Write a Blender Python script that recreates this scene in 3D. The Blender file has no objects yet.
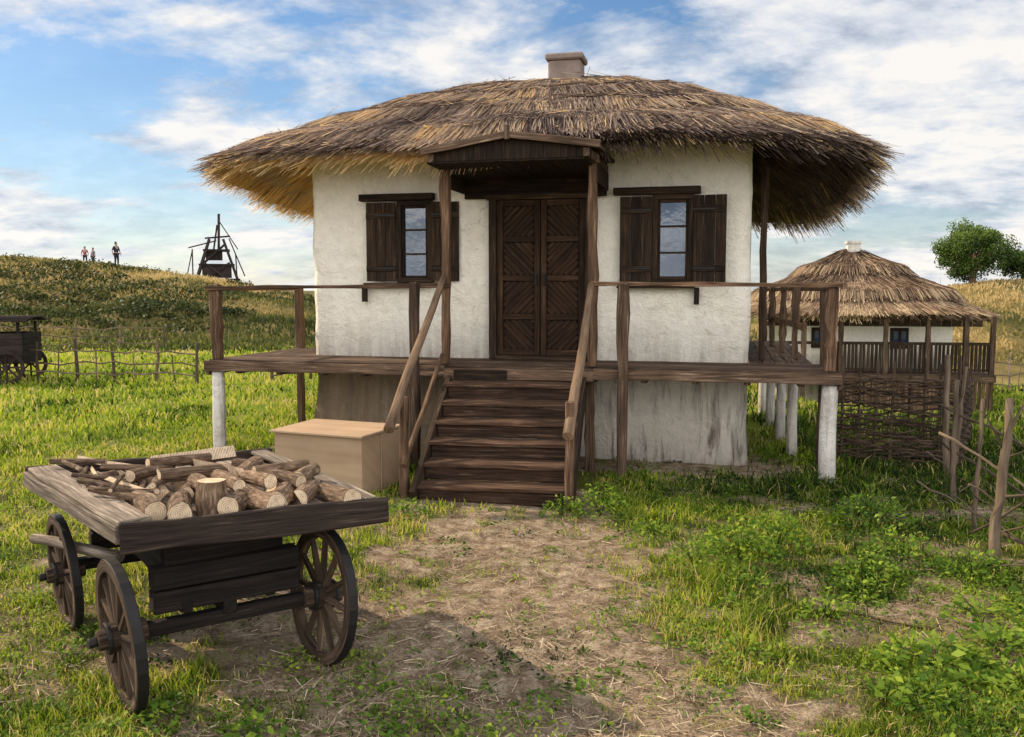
import bpy, math, random
import numpy as np
from mathutils import Vector, Matrix
random.seed(7); rng=np.random.default_rng(7)
R=random.random
def U(a,b): return a+(b-a)*random.random()
scene=bpy.context.scene
COL=scene.collection
# ------------------------------------------------------------------ noise / terrain
_T=rng.random((256,256))
def vn(x,y,s=0):
    x=np.asarray(x,float)+s*17.3; y=np.asarray(y,float)+s*9.1
    xi=np.floor(x).astype(int); yi=np.floor(y).astype(int)
    fx=x-xi; fy=y-yi; fx=fx*fx*(3-2*fx); fy=fy*fy*(3-2*fy)
    a=_T[xi%256,yi%256]; b=_T[(xi+1)%256,yi%256]; c=_T[xi%256,(yi+1)%256]; d=_T[(xi+1)%256,(yi+1)%256]
    return (a*(1-fx)+b*fx)*(1-fy)+(c*(1-fx)+d*fx)*fy
def fbm(x,y,s=0,o=4):
    t=0;a=.5;n=0
    for i in range(o):
        t=t+a*vn(np.asarray(x)*2**i,np.asarray(y)*2**i,s+i*3); n+=a; a*=.5
    return t/n
def sst(a,b,x):
    t=np.clip((np.asarray(x,float)-a)/(b-a),0,1); return t*t*(3-2*t)
def lhill(x,y):
    return np.interp(x/np.maximum(y,20)*65,[-60,-37,-29.8,-22.5,-15.3,-9,0],[5.0,4.35,3.85,2.85,1.5,.5,.1])
def hfrac(y):
    t=np.clip((np.asarray(y,float)-31)/33,0,1); return np.sin(t*math.pi/2)**1.15
def gz(x,y):
    x=np.asarray(x,float); y=np.asarray(y,float)
    near=1-sst(14,30,y)
    z=.09*(fbm(x*.9,y*.9,1)-.5)*near+.05*(fbm(x*4,y*4,2,3)-.5)*near
    az=lhill(x,y)
    z=z+hfrac(y)*az+sst(31,38,y)*(fbm(x*.22,y*.22,4)-.5)*1.3*np.clip(az/3,0,1)*(1-.6*sst(50,64,y))
    z=z-1.4*sst(3,9,x)*sst(13,24,y)*(1-sst(34,48,y))
    z=z+sst(40,62,y)*np.interp(x/np.maximum(y,20)*60,[10,22,32,60],[0,1.2,2.5,3.4])
    return z
def gz1(x,y): return float(gz(x,y))
P0=(-.16,10.2); TH=math.radians(13.5); CU=math.cos(TH); SU=math.sin(TH)
def hloc(x,y):
    dx=x-P0[0]; dy=y-P0[1]
    return dx*CU-dy*SU, dx*SU+dy*CU
def mask(x,y):
    x=np.asarray(x,float); y=np.asarray(y,float)
    xc=np.interp(y,[2,4,6,9],[.2,-.1,.0,.05])
    w=np.interp(y,[2,4,6,8,9.5],[1.0,1.15,1.25,1.0,.6])
    path=np.exp(-np.abs((x-xc)/w)**2.8)*(1-sst(9.2,10,y))
    cart=np.exp(-(((x+1.7)/1.5)**2+((y-5.4)/1.7)**2))
    m=.82-.78*path-.34*cart
    m=np.where((x>1.1)&(y<8.3),m-.10,m)
    m=m+1.5*(fbm(x*1.5,y*1.5,7)-.5)+1.1*(fbm(x*4.5,y*4.5,9,2)-.5)
    s,t=hloc(x,y)
    und=(np.abs(s)<3.4)&(t>.1)&(t<6)
    m=np.where(und,m-.5,m)
    m=m+sst(10,13,y)*.35
    return np.clip(m,0,1)
# ------------------------------------------------------------------ materials
def newmat(name):
    m=bpy.data.materials.new(name); m.use_nodes=True
    nt=m.node_tree; nt.nodes.clear()
    return m,nt
def N(nt,t,**k):
    n=nt.nodes.new(t)
    for a,b in k.items(): setattr(n,a,b)
    return n
def L(nt,a,b): nt.links.new(a,b)
def ramp(nt,fac,stops):
    r=N(nt,'ShaderNodeValToRGB')
    while len(r.color_ramp.elements)<len(stops): r.color_ramp.elements.new(.5)
    for e,(p,c) in zip(r.color_ramp.elements,stops):
        e.position=p; e.color=(c[0],c[1],c[2],1)
    L(nt,fac,r.inputs[0]); return r.outputs[0]
def math_(nt,op,a,b=None,c=None):
    n=N(nt,'ShaderNodeMath',operation=op)
    for i,v in enumerate((a,b,c)):
        if v is None: continue
        if isinstance(v,(int,float)): n.inputs[i].default_value=v
        else: L(nt,v,n.inputs[i])
    return n.outputs[0]
def noise(nt,vec,scale,detail=5,rough=.55,dist=0):
    n=N(nt,'ShaderNodeTexNoise'); n.inputs['Scale'].default_value=scale; n.inputs['Detail'].default_value=detail
    n.inputs['Roughness'].default_value=rough; n.inputs['Distortion'].default_value=dist
    if vec is not None: L(nt,vec,n.inputs['Vector'])
    return n.outputs['Fac']
def mapping(nt,vec,sc):
    n=N(nt,'ShaderNodeMapping'); n.inputs['Scale'].default_value=sc; L(nt,vec,n.inputs['Vector']); return n.outputs[0]
def scale_(nt,col,s):
    n=N(nt,'ShaderNodeVectorMath',operation='SCALE'); L(nt,col,n.inputs[0])
    if isinstance(s,(int,float)): n.inputs['Scale'].default_value=s
    else: L(nt,s,n.inputs['Scale'])
    return n.outputs[0]
def mixc(nt,f,a,b):
    n=N(nt,'ShaderNodeMix',data_type='RGBA')
    if isinstance(f,(int,float)): n.inputs[0].default_value=f
    else: L(nt,f,n.inputs[0])
    for i,v in ((6,a),(7,b)):
        if isinstance(v,tuple): n.inputs[i].default_value=(*v,1)
        else: L(nt,v,n.inputs[i])
    return n.outputs[2]
def finish(nt,col,rough=.85,bump=None,bs=.3,bd=.01,spec=.3,trans=0):
    p=N(nt,'ShaderNodeBsdfPrincipled'); p.inputs['Roughness'].default_value=rough
    p.inputs['Specular IOR Level'].default_value=spec
    if isinstance(col,tuple): p.inputs['Base Color'].default_value=(*col,1)
    else: L(nt,col,p.inputs['Base Color'])
    if bump is not None:
        b=N(nt,'ShaderNodeBump'); b.inputs['Strength'].default_value=bs; b.inputs['Distance'].default_value=bd
        L(nt,bump,b.inputs['Height']); L(nt,b.outputs[0],p.inputs['Normal'])
    o=N(nt,'ShaderNodeOutputMaterial')
    if trans>0:
        t=N(nt,'ShaderNodeBsdfTranslucent'); 
        if isinstance(col,tuple): t.inputs[0].default_value=(*col,1)
        else: L(nt,col,t.inputs[0])
        mx=N(nt,'ShaderNodeMixShader'); mx.inputs[0].default_value=trans
        L(nt,p.outputs[0],mx.inputs[1]); L(nt,t.outputs[0],mx.inputs[2]); L(nt,mx.outputs[0],o.inputs[0])
    else: L(nt,p.outputs[0],o.inputs[0])
def attr(nt):
    a=N(nt,'ShaderNodeAttribute',attribute_name='Col'); s=N(nt,'ShaderNodeSeparateColor'); L(nt,a.outputs['Color'],s.inputs[0])
    return s.outputs
def wood(name,c1,c2,su=2.2,sv=38,bs=.7,rough=.85,c3=None,flat=False):
    m,nt=newmat(name)
    uv=N(nt,'ShaderNodeUVMap'); uv.uv_map='UVMap'
    n1=noise(nt,mapping(nt,uv.outputs[0],(su,sv,1)),1,8,.65,.4)
    n3=noise(nt,mapping(nt,uv.outputs[0],(su*.4,sv*3.5,1)),1,3,.6)
    tc=N(nt,'ShaderNodeTexCoord')
    n2=noise(nt,tc.outputs['Object'],2.1,5)
    st=[(.28,c1),(.68,c2)]
    if c3: st=[(.32,c1),(.56,c2),(.70,c3)]
    col=ramp(nt,n1,st)
    at=attr(nt)
    if flat:
        s=math_(nt,'MULTIPLY',math_(nt,'MULTIPLY_ADD',at[0],.4,.8),math_(nt,'MULTIPLY_ADD',n2,.5,.75))
    else:
        s=math_(nt,'MULTIPLY',math_(nt,'MULTIPLY_ADD',at[0],.8,.6),math_(nt,'MULTIPLY_ADD',n2,1.3,.35))
        s=math_(nt,'MULTIPLY',s,math_(nt,'MULTIPLY_ADD',n3,1.1,.45))
    col=scale_(nt,col,s)
    h=math_(nt,'ADD',n1,math_(nt,'MULTIPLY',n3,.6))
    finish(nt,col,rough,h,bs,.014,.2)
    return m
M_DARK=wood('dark_wood',(.010,.006,.004),(.042,.024,.013),c3=(.105,.064,.036))
M_DOOR=wood('door_wood',(.012,.006,.003),(.046,.023,.011),sv=30,c3=(.09,.05,.026))
M_DECK=wood('deck_wood',(.028,.016,.010),(.12,.072,.043),c3=(.30,.205,.135))
M_RAIL=wood('rail_wood',(.032,.016,.009),(.16,.088,.048),c3=(.38,.245,.15))
M_STEP=wood('step_wood',(.018,.009,.005),(.080,.042,.024),c3=(.24,.15,.09))
M_POLE=wood('pole_wood',(.08,.046,.026),(.31,.195,.115),sv=22)
M_GREY=wood('grey_wood',(.06,.044,.032),(.27,.205,.15),c3=(.54,.44,.34))
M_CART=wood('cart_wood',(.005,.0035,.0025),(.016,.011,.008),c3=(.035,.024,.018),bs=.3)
M_CARTB=wood('cart_board_wood',(.012,.008,.006),(.055,.036,.026),c3=(.19,.14,.10))
M_WHEEL=wood('wheel_wood',(.018,.011,.007),(.085,.052,.032),c3=(.28,.19,.12))
M_BARK=wood('bark',(.045,.027,.017),(.24,.15,.09),su=12,sv=45,bs=.9,c3=(.46,.33,.21))
M_TWIG=wood('twig_wood',(.022,.013,.009),(.09,.057,.036),c3=(.19,.13,.085))  # darkened to put the wattle panel's shade into the twig colour
M_BRANCH=wood('bare_branch_wood',(.05,.033,.022),(.20,.14,.09),sv=22)
M_FAR=wood('far_wood',(.016,.011,.009),(.05,.034,.027))
M_PLY=wood('plywood',(.35,.225,.13),(.46,.31,.19),su=.6,sv=9,bs=.06,flat=True)
def logend():
    m,nt=newmat('cut_wood')
    uv=N(nt,'ShaderNodeUVMap'); uv.uv_map='UVMap'
    ln=N(nt,'ShaderNodeVectorMath',operation='LENGTH'); L(nt,uv.outputs[0],ln.inputs[0])
    tc=N(nt,'ShaderNodeTexCoord'); nn=noise(nt,tc.outputs['Object'],30,4)
    rr=math_(nt,'SINE',math_(nt,'ADD',math_(nt,'MULTIPLY',ln.outputs['Value'],620),math_(nt,'MULTIPLY',nn,5)))
    f=math_(nt,'MULTIPLY_ADD',rr,.18,math_(nt,'MULTIPLY',nn,.9))
    col=ramp(nt,f,[(.1,(.34,.21,.12)),(.6,(.80,.60,.39))])
    at=attr(nt); col=scale_(nt,col,math_(nt,'MULTIPLY_ADD',at[0],.35,.8))
    finish(nt,col,.9,nn,.3,.003,.1); return m
M_CUT=logend()
def plaster(name,base,dirt,low,streak,leftbrown=False):
    m,nt=newmat(name)
    tc=N(nt,'ShaderNodeTexCoord'); ob=tc.outputs['Object']
    n1=noise(nt,ob,1.1,8,.6,.3); n2=noise(nt,ob,9,6,.65); n3=noise(nt,mapping(nt,ob,(5,5,.55)),1.6,6,.7,.4)
    n4=noise(nt,ob,60,4,.6)
    sp=N(nt,'ShaderNodeSeparateXYZ'); L(nt,ob,sp.inputs[0])
    col=mixc(nt,math_(nt,'MULTIPLY',ramp(nt,n1,[(.38,(0,0,0)),(.72,(1,1,1))]),.7),base,dirt)
    if leftbrown:
        lf=math_(nt,'MINIMUM',math_(nt,'MAXIMUM',math_(nt,'MULTIPLY_ADD',sp.outputs[0],-1.5,-.3),0),.8)
        lf=math_(nt,'MULTIPLY',lf,math_(nt,'MULTIPLY_ADD',n3,1.2,.6))
        col=mixc(nt,math_(nt,'MINIMUM',lf,.95),col,(.24,.16,.095))
    g=math_(nt,'SUBTRACT',1,math_(nt,'DIVIDE',math_(nt,'SUBTRACT',sp.outputs[2],low),.5)); 
    g=math_(nt,'MAXIMUM',math_(nt,'MINIMUM',g,1.2),0)
    g=math_(nt,'MULTIPLY',g,math_(nt,'MULTIPLY',n3,1.3))
    f=math_(nt,'ADD',math_(nt,'MULTIPLY',g,.75),math_(nt,'MULTIPLY',ramp(nt,n3,[(.5,(0,0,0)),(.68,(1,1,1))]),streak))
    f=math_(nt,'MINIMUM',f,1)
    col=mixc(nt,f,col,(.17,.13,.095))
    ch=ramp(nt,noise(nt,ob,4.2,8,.7,.6),[(.64,(0,0,0)),(.68,(1,1,1))])
    col=mixc(nt,math_(nt,'MULTIPLY',ch,.5),col,(.42,.31,.20))
    vo=N(nt,'ShaderNodeTexVoronoi',feature='DISTANCE_TO_EDGE'); vo.inputs['Scale'].default_value=1.5
    wv=N(nt,'ShaderNodeVectorMath',operation='ADD'); L(nt,ob,wv.inputs[0])
    nz=N(nt,'ShaderNodeTexNoise'); nz.inputs['Scale'].default_value=3; nz.inputs['Detail'].default_value=5; L(nt,ob,nz.inputs['Vector']); L(nt,scale_(nt,nz.outputs['Color'],.5),wv.inputs[1]); L(nt,wv.outputs[0],vo.inputs['Vector'])
    cr=math_(nt,'MULTIPLY',ramp(nt,vo.outputs['Distance'],[(0,(1,1,1)),(.008,(0,0,0))]),math_(nt,'MULTIPLY',ramp(nt,n1,[(.45,(0,0,0)),(.6,(1,1,1))]),.5))
    col=mixc(nt,cr,col,(.30,.23,.16))
    col=scale_(nt,col,math_(nt,'MULTIPLY_ADD',n2,.40,.84))
    h=math_(nt,'ADD',math_(nt,'MULTIPLY',n2,1.2),math_(nt,'MULTIPLY',n4,.4))
    h=math_(nt,'ADD',h,math_(nt,'MULTIPLY',n1,2))
    finish(nt,col,.95,h,.9,.045,.1); return m
M_WALL=plaster('whitewash',(.96,.865,.715),(.89,.765,.60),1.2,.06)
M_PLINTH=plaster('weathered_whitewash',(.74,.65,.54),(.48,.39,.29),.0,.9,True)
M_WPOST=plaster('whitewashed_post',(.82,.74,.64),(.45,.37,.29),-.1,.6)
def straw(name,stops,tr=.3):
    m,nt=newmat(name); at=attr(nt)
    tc=N(nt,'ShaderNodeTexCoord'); n=noise(nt,tc.outputs['Object'],1.2,5); nf=noise(nt,tc.outputs['Object'],45,3)
    v=math_(nt,'ADD',at[0],math_(nt,'MULTIPLY',math_(nt,'SUBTRACT',n,.5),.6))
    v=math_(nt,'ADD',v,math_(nt,'MULTIPLY',math_(nt,'SUBTRACT',nf,.5),.3))
    finish(nt,ramp(nt,v,stops),.8,nf,.4,.02,.2,tr); return m
M_THATCH=straw('thatch',[(.0,(.04,.025,.021)),(.24,(.125,.083,.072)),(.46,(.28,.20,.165)),(.72,(.54,.41,.30)),(1,(.92,.62,.27))],.42)  # orange top stop: straw gold plus the painted sun glow under the left eave
M_THATCH2=straw('thatch_pale',[(.0,(.04,.024,.017)),(.3,(.14,.085,.055)),(.6,(.36,.235,.145)),(1,(.74,.55,.33))])
def leafm(name,stops,tr=.4,rough=.6):
    m,nt=newmat(name); at=attr(nt)
    finish(nt,ramp(nt,at[0],stops),rough,None,0,0,.25,tr); return m
M_GRASS=leafm('grass',[(.0,(.018,.036,.005)),(.35,(.16,.25,.012)),(.62,(.44,.50,.03)),(.82,(.62,.50,.12)),(1,(.68,.51,.24))],.5)
M_HGRASS=leafm('hill_dry_grass',[(.0,(.03,.042,.010)),(.35,(.10,.115,.025)),(.62,(.30,.24,.07)),(.82,(.54,.38,.14)),(1,(.64,.46,.20))],.4)
M_WEED=leafm('weed_leaf',[(.0,(.012,.030,.005)),(.5,(.12,.23,.02)),(1,(.42,.50,.05))],.45)
M_TREE=leafm('tree_leaf',[(.0,(.025,.045,.010)),(.5,(.09,.15,.025)),(1,(.22,.30,.05))],.35)
M_SHRUB=leafm('shrub_leaf',[(.0,(.018,.028,.008)),(.5,(.06,.075,.018)),(1,(.15,.15,.04))],.3)
M_LITTER=leafm('dry_straw',[(.0,(.14,.09,.05)),(.5,(.48,.35,.21)),(1,(.78,.62,.40))],.1)
def groundm():
    m,nt=newmat('ground_soil'); at=attr(nt); tc=N(nt,'ShaderNodeTexCoord'); ob=tc.outputs['Object']
    n2=noise(nt,ob,7,8,.65); n3=noise(nt,ob,55,5,.7); n4=noise(nt,ob,.07,6,.6); n5=noise(nt,mapping(nt,ob,(1,.35,1)),1.0,6,.7)
    n1=noise(nt,ob,1.3,6,.6)
    dirt=ramp(nt,math_(nt,'ADD',math_(nt,'MULTIPLY',n2,.6),math_(nt,'MULTIPLY',n3,.4)),[(.38,(.12,.078,.046)),(.5,(.37,.26,.165)),(.63,(.70,.545,.38))])
    dirt=scale_(nt,dirt,math_(nt,'MULTIPLY_ADD',n1,1.0,.55))
    grs=ramp(nt,math_(nt,'ADD',math_(nt,'MULTIPLY',n2,.5),math_(nt,'MULTIPLY',n3,.5)),[(.3,(.045,.06,.012)),(.55,(.15,.155,.03)),(.75,(.38,.31,.09))])
    f=math_(nt,'ADD',at[0],math_(nt,'MULTIPLY',math_(nt,'SUBTRACT',n2,.5),1.4))
    f=ramp(nt,f,[(.35,(0,0,0)),(.72,(1,1,1))])
    near=mixc(nt,f,dirt,grs)
    lawn=ramp(nt,math_(nt,'ADD',math_(nt,'MULTIPLY',n5,.6),math_(nt,'MULTIPLY',n2,.4)),[(.3,(.08,.13,.012)),(.5,(.23,.30,.025)),(.7,(.46,.45,.07))])
    col=mixc(nt,at[1],near,lawn)
    hill=ramp(nt,math_(nt,'ADD',math_(nt,'MULTIPLY',noise(nt,mapping(nt,ob,(.6,.25,1)),.35,8,.7),.7),math_(nt,'MULTIPLY',n4,.3)),
        [(.38,(.035,.04,.014)),(.47,(.10,.09,.028)),(.56,(.25,.18,.065)),(.68,(.44,.32,.13))])
    col=mixc(nt,at[2],col,hill)
    h=math_(nt,'ADD',math_(nt,'MULTIPLY',n2,1.5),math_(nt,'MULTIPLY',n3,.8))
    finish(nt,col,.95,h,1.0,.055,.1); return m
M_GROUND=groundm()
def plain(name,c,rough=.7,spec=.3,metal=0,bs=.2):
    m,nt=newmat(name); tc=N(nt,'ShaderNodeTexCoord'); n=noise(nt,tc.outputs['Object'],6,5)
    col=scale_(nt,ramp(nt,n,[(.3,tuple(x*.75 for x in c)),(.7,tuple(min(1,x*1.15) for x in c))]),1.0)
    finish(nt,col,rough,n,bs,.005,spec)
    nt.nodes['Principled BSDF'].inputs['Metallic'].default_value=metal
    return m
M_IRON=plain('black_iron',(.03,.026,.023),.55,.4,.6)
M_GLASS=plain('window_glass',(.03,.055,.105),.03,1.0,0,.35)
M_BRICK=plain('clay_chimney',(.26,.19,.15),.9)
M_SKIN=plain('skin',(.45,.28,.20),.6); M_CLD=plain('dark_cloth',(.03,.03,.045),.9); M_CLR=plain('red_cloth',(.30,.06,.06),.9); M_CLG=plain('grey_cloth',(.2,.2,.22),.9); M_HAIR=plain('hair',(.03,.02,.015),.7)
# ------------------------------------------------------------------ mesh builder
class MB:
    def __init__(s): s.V=[];s.F=[];s.UV=[];s.C=[];s.MI=[]
    def sec(s,secs,uvv,cap=True,col=None,mi=0,cmi=None,L0=0):
        col=R() if col is None else col
        base=len(s.V); n=len(secs[0][0]); ou=U(0,50); ov=U(0,50)
        for pts,u in secs:
            for p in pts: s.V.append(tuple(p)); s.C.append(col)
        for k in range(len(secs)-1):
            u0=secs[k][1]+ou;u1=secs[k+1][1]+ou
            for i in range(n):
                j=(i+1)%n
                a=base+k*n+i;b=base+k*n+j
                s.F.append((a,b,b+n,a+n)); s.MI.append(mi)
                v0=uvv[i]+ov;v1=uvv[i+1]+ov
                s.UV.append(((u0,v0),(u0,v1),(u1,v1),(u1,v0)))
        if cap:
            for k,rev in ((0,True),(len(secs)-1,False)):
                idx=[base+k*n+i for i in range(n)]
                pts=[Vector(s.V[q]) for q in idx]; c=sum(pts,Vector())/n
                e1=(pts[0]-c).normalized(); nn=(pts[1]-c).cross(pts[0]-c)
                e2=nn.normalized().cross(e1) if nn.length>1e-9 else Vector((0,0,1))
                uvs=[((p-c).dot(e1),(p-c).dot(e2)) for p in pts]
                if rev: idx=idx[::-1]; uvs=uvs[::-1]
                s.F.append(tuple(idx)); s.UV.append(tuple(uvs)); s.MI.append(mi if cmi is None else cmi)
    def beam(s,p0,p1,w,h,up=(0,0,1),seg=1,wob=0,col=None,mi=0,tw=1):
        p0=Vector(p0);p1=Vector(p1);d=p1-p0;ln=d.length;d.normalize();up=Vector(up)
        side=d.cross(up)
        if side.length<1e-4: side=d.cross(Vector((0,1,0)))
        side.normalize(); u2=side.cross(d)
        secs=[]
        for k in range(seg+1):
            t=k/seg; c=p0.lerp(p1,t)
            if wob and 0<k<seg or (wob and seg>2): c=c+side*U(-wob,wob)+u2*U(-wob,wob)
            f=1+(tw-1)*t; ww=w*f*(1+U(-1,1)*min(.3,wob*3/max(w,.01)))/2; hh=h*f*(1+U(-1,1)*min(.3,wob*3/max(h,.01)))/2
            secs.append(([c-side*ww-u2*hh,c+side*ww-u2*hh,c+side*ww+u2*hh,c-side*ww+u2*hh],ln*t))
        s.sec(secs,[0,w,w+h,2*w+h,2*w+2*h],True,col,mi)
    def box(s,c,sz,col=None,mi=0,ax='x'):
        x,y,z=c;a,b,e=sz
        if ax=='x': s.beam((x-a/2,y,z),(x+a/2,y,z),b,e,col=col,mi=mi)
        elif ax=='y': s.beam((x,y-b/2,z),(x,y+b/2,z),a,e,col=col,mi=mi)
        else: s.beam((x,y,z-e/2),(x,y,z+e/2),a,b,up=(0,1,0),col=col,mi=mi)
    def cyl(s,p0,p1,r0,r1=None,n=8,seg=1,wob=0,col=None,mi=0,cmi=None,half=False,rj=0):
        r1=r0 if r1 is None else r1
        p0=Vector(p0);p1=Vector(p1);d=p1-p0;ln=d.length;d.normalize()
        a=d.orthogonal().normalized();b=d.cross(a)
        secs=[];ph=U(0,6.28)
        jit=[1+U(-rj,rj) for _ in range(n)]
        if half: ang=[math.pi*i/(n-1) for i in range(n)]
        else: ang=[6.28318*i/n for i in range(n)]
        cx=0;cy=0
        for k in range(seg+1):
            t=k/seg;c=p0.lerp(p1,t)
            if wob and 0<k<seg: cx+=U(-wob,wob);cy+=U(-wob,wob)
            ff=math.sin(math.pi*t) if wob else 0
            c=c+(a*cx+b*cy)*ff
            r=r0+(r1-r0)*t
            secs.append(([c+(a*math.cos(q+ph)+b*math.sin(q+ph))*r*jit[i] for i,q in enumerate(ang)],ln*t))
        uv=[6.28*r0*i/n for i in range(n+1)]
        s.sec(secs,uv,True,col,mi,cmi)
    def path(s,pts,rad,n=6,col=None,mi=0):
        secs=[];l=0
        for k,p in enumerate(pts):
            p=Vector(p); q=Vector(pts[min(k+1,len(pts)-1)])-Vector(pts[max(k-1,0)]); q.normalize()
            a=q.cross(Vector((.13,.21,.97)));
            if a.length<.2: a=q.cross(Vector((1,0,0)))
            a.normalize(); b=q.cross(a)
            r=rad[k] if isinstance(rad,(list,tuple)) else rad
            if k: l+=(p-Vector(pts[k-1])).length
            secs.append(([p+(a*math.cos(6.283*i/n)+b*math.sin(6.283*i/n))*r for i in range(n)],l))
        s.sec(secs,[6.28*.03*i/n for i in range(n+1)],True,col,mi)
    def make(s,name,mats,parent=None,loc=(0,0,0),rot=(0,0,0),bevel=0,smooth=False):
        me=bpy.data.meshes.new(name); me.from_pydata(s.V,[],s.F)
        for m in (mats if isinstance(mats,(list,tuple)) else [mats]): me.materials.append(m)
        me.polygons.foreach_set('material_index',s.MI)
        uvl=me.uv_layers.new(name='UVMap'); uvl.data.foreach_set('uv',[c for f in s.UV for uv in f for c in uv])
        ca=me.color_attributes.new('Col','FLOAT_COLOR','POINT')
        ca.data.foreach_set('color',[q for c in s.C for q in (c,c,c,1)])
        if smooth: me.polygons.foreach_set('use_smooth',[len(f)==4 for f in s.F])
        me.update()
        o=bpy.data.objects.new(name,me); COL.objects.link(o); o.location=loc; o.rotation_euler=rot
        if parent: o.parent=parent
        if bevel:
            b=o.modifiers.new('bevel','BEVEL'); b.width=bevel; b.segments=1; b.limit_method='ANGLE'
        return o
def top(name,label,cat,loc=(0,0,0),rz=0,group=None,obj=None):
    o=obj
    if o is None:
        o=bpy.data.objects.new(name,None); COL.objects.link(o); o.empty_display_size=.3
        o.location=loc; o.rotation_euler=(0,0,rz)
    o['label']=label; o['category']=cat
    if group: o['group']=group
    return o
def fast(name,V,faces,C,mats,parent=None,smooth=False):
    me=bpy.data.meshes.new(name); V=np.asarray(V,np.float32)
    me.vertices.add(len(V)); me.vertices.foreach_set('co',V.ravel())
    loops=np.concatenate([f.ravel() for f in faces]).astype(np.int32)
    st=[];o=0
    for f in faces:
        k=f.shape[1]; st.append(o+np.arange(len(f))*k); o+=f.size
    st=np.concatenate(st).astype(np.int32)
    me.loops.add(len(loops)); me.loops.foreach_set('vertex_index',loops)
    me.polygons.add(len(st)); me.polygons.foreach_set('loop_start',st)
    for m in (mats if isinstance(mats,(list,tuple)) else [mats]): me.materials.append(m)
    ca=me.color_attributes.new('Col','FLOAT_COLOR','POINT')
    C=np.asarray(C,np.float32)
    if C.ndim==1: C=np.stack([C,C,C,np.ones_like(C)],1)
    ca.data.foreach_set('color',C.ravel())
    me.update(calc_edges=True); me.validate()
    if smooth: me.polygons.foreach_set('use_smooth',[True]*len(me.polygons))
    ob=bpy.data.objects.new(name,me); COL.objects.link(ob)
    if parent: ob.parent=parent
    return ob
# ------------------------------------------------------------------ ground
us=np.linspace(-1,1,321); B=math.asinh(400/2.0); xs=2.0*np.sinh(B*us)
ys=5+2.5*np.sinh(np.linspace(math.asinh(-55/2.5),math.asinh(800/2.5),400))
X,Y=np.meshgrid(xs,ys); Z=gz(X,Y)
V=np.stack([X.ravel(),Y.ravel(),Z.ravel()],1)
nx=len(xs);ny=len(ys); i,j=np.meshgrid(np.arange(nx-1),np.arange(ny-1)); a=(j*nx+i).ravel()
F=np.stack([a,a+1,a+nx+1,a+nx],1)
mk=mask(X,Y); lawn=sst(10,14,Y); hill=np.maximum(sst(29,35,Y),0)
C=np.stack([mk.ravel(),lawn.ravel(),hill.ravel(),np.ones(mk.size)],1)
g=fast('ground',V,[F],C,M_GROUND,smooth=True); g['kind']='structure'
# ------------------------------------------------------------------ blades
def blades(name,bx,by,bz,h,w,lean,colr,mat,flat=False):
    n=len(bx); th=rng.random(n)*6.283; dx=np.cos(th);dy=np.sin(th)
    fa=rng.random(n)*6.283; wx=np.cos(fa);wy=np.sin(fa)
    B_=np.stack([bx,by,bz],1); W=np.stack([wx,wy,np.zeros(n)],1)*w[:,None]
    D=np.stack([dx,dy,np.zeros(n)],1)
    up=np.array([0,0,1.])
    mid=B_+up*(h*.55)[:,None]+D*(h*lean*.3)[:,None]
    tip=B_+up*(h*np.sqrt(np.clip(1-lean**2*.5,.1,1)))[:,None]+D*(h*lean)[:,None]
    V=np.stack([B_-W,B_+W,mid+W*.75,mid-W*.75,tip],1).reshape(-1,3)
    k=np.arange(n)*5
    q=np.stack([k,k+1,k+2,k+3],1); t=np.stack([k+3,k+2,k+4],1)
    C=np.repeat(colr,5); C=np.clip(C+np.tile(np.array([-.14,-.14,0,0,.08]),n),0,1)
    return fast(name,V,[q,t],C,mat)
def inhouse(x,y,marg=0):
    s,t=hloc(x,y)
    a=(s>-2.85)&(s<2.9)&(t>.85)&(t<5.7)
    b=(np.abs(s-.33)<.95)&(t>-1.85)&(t<1)
    return a|b
def shadef(x,y):  # mask of the house's shade, painted darker into grass and ground-cover colour
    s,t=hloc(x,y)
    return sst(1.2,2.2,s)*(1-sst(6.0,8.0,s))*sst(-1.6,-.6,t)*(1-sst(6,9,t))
def tufts(n,y0,y1,per,hs,ws,pw,spread,xr=.66):
    y=y0*(y1/y0)**rng.random(n); x=(rng.random(n)*2-1)*(xr*y+.6)
    m=mask(x,y); keep=(rng.random(n)<m**pw)&~inhouse(x,y)
    x=x[keep];y=y[keep];m=m[keep];n=len(x)
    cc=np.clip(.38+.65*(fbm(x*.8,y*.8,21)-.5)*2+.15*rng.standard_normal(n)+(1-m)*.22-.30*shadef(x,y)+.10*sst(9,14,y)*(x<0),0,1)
    hh=hs*(.4+1.2*fbm(x*1.3,y*1.3,31))*(.5+.6*m)*(1+.5*(x>1.2)*(fbm(x*2,y*2,33)>.55))
    X=np.repeat(x,per);Y=np.repeat(y,per);sp=spread*np.sqrt(Y/4)
    X=X+rng.standard_normal(len(X))*sp; Y=Y+rng.standard_normal(len(Y))*sp
    H=np.repeat(hh,per)*(.5+rng.random(len(X)))*np.sqrt(np.maximum(Y,4)/4)**.6
    W=ws*(.6+.8*rng.random(len(X)))*np.maximum(Y,3)/4
    Cc=np.clip(np.repeat(cc,per)+.14*rng.standard_normal(len(X)),0,1)
    Cc=np.where(rng.random(len(X))<.08,.95,Cc)
    return X,Y,gz(X,Y)-.005,H,W,rng.random(len(X))*.9+.1,Cc
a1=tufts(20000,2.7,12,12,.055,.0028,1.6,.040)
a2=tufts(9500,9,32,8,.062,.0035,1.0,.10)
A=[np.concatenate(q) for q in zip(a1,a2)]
o=blades('grass',*A,M_GRASS); o['kind']='stuff'
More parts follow.
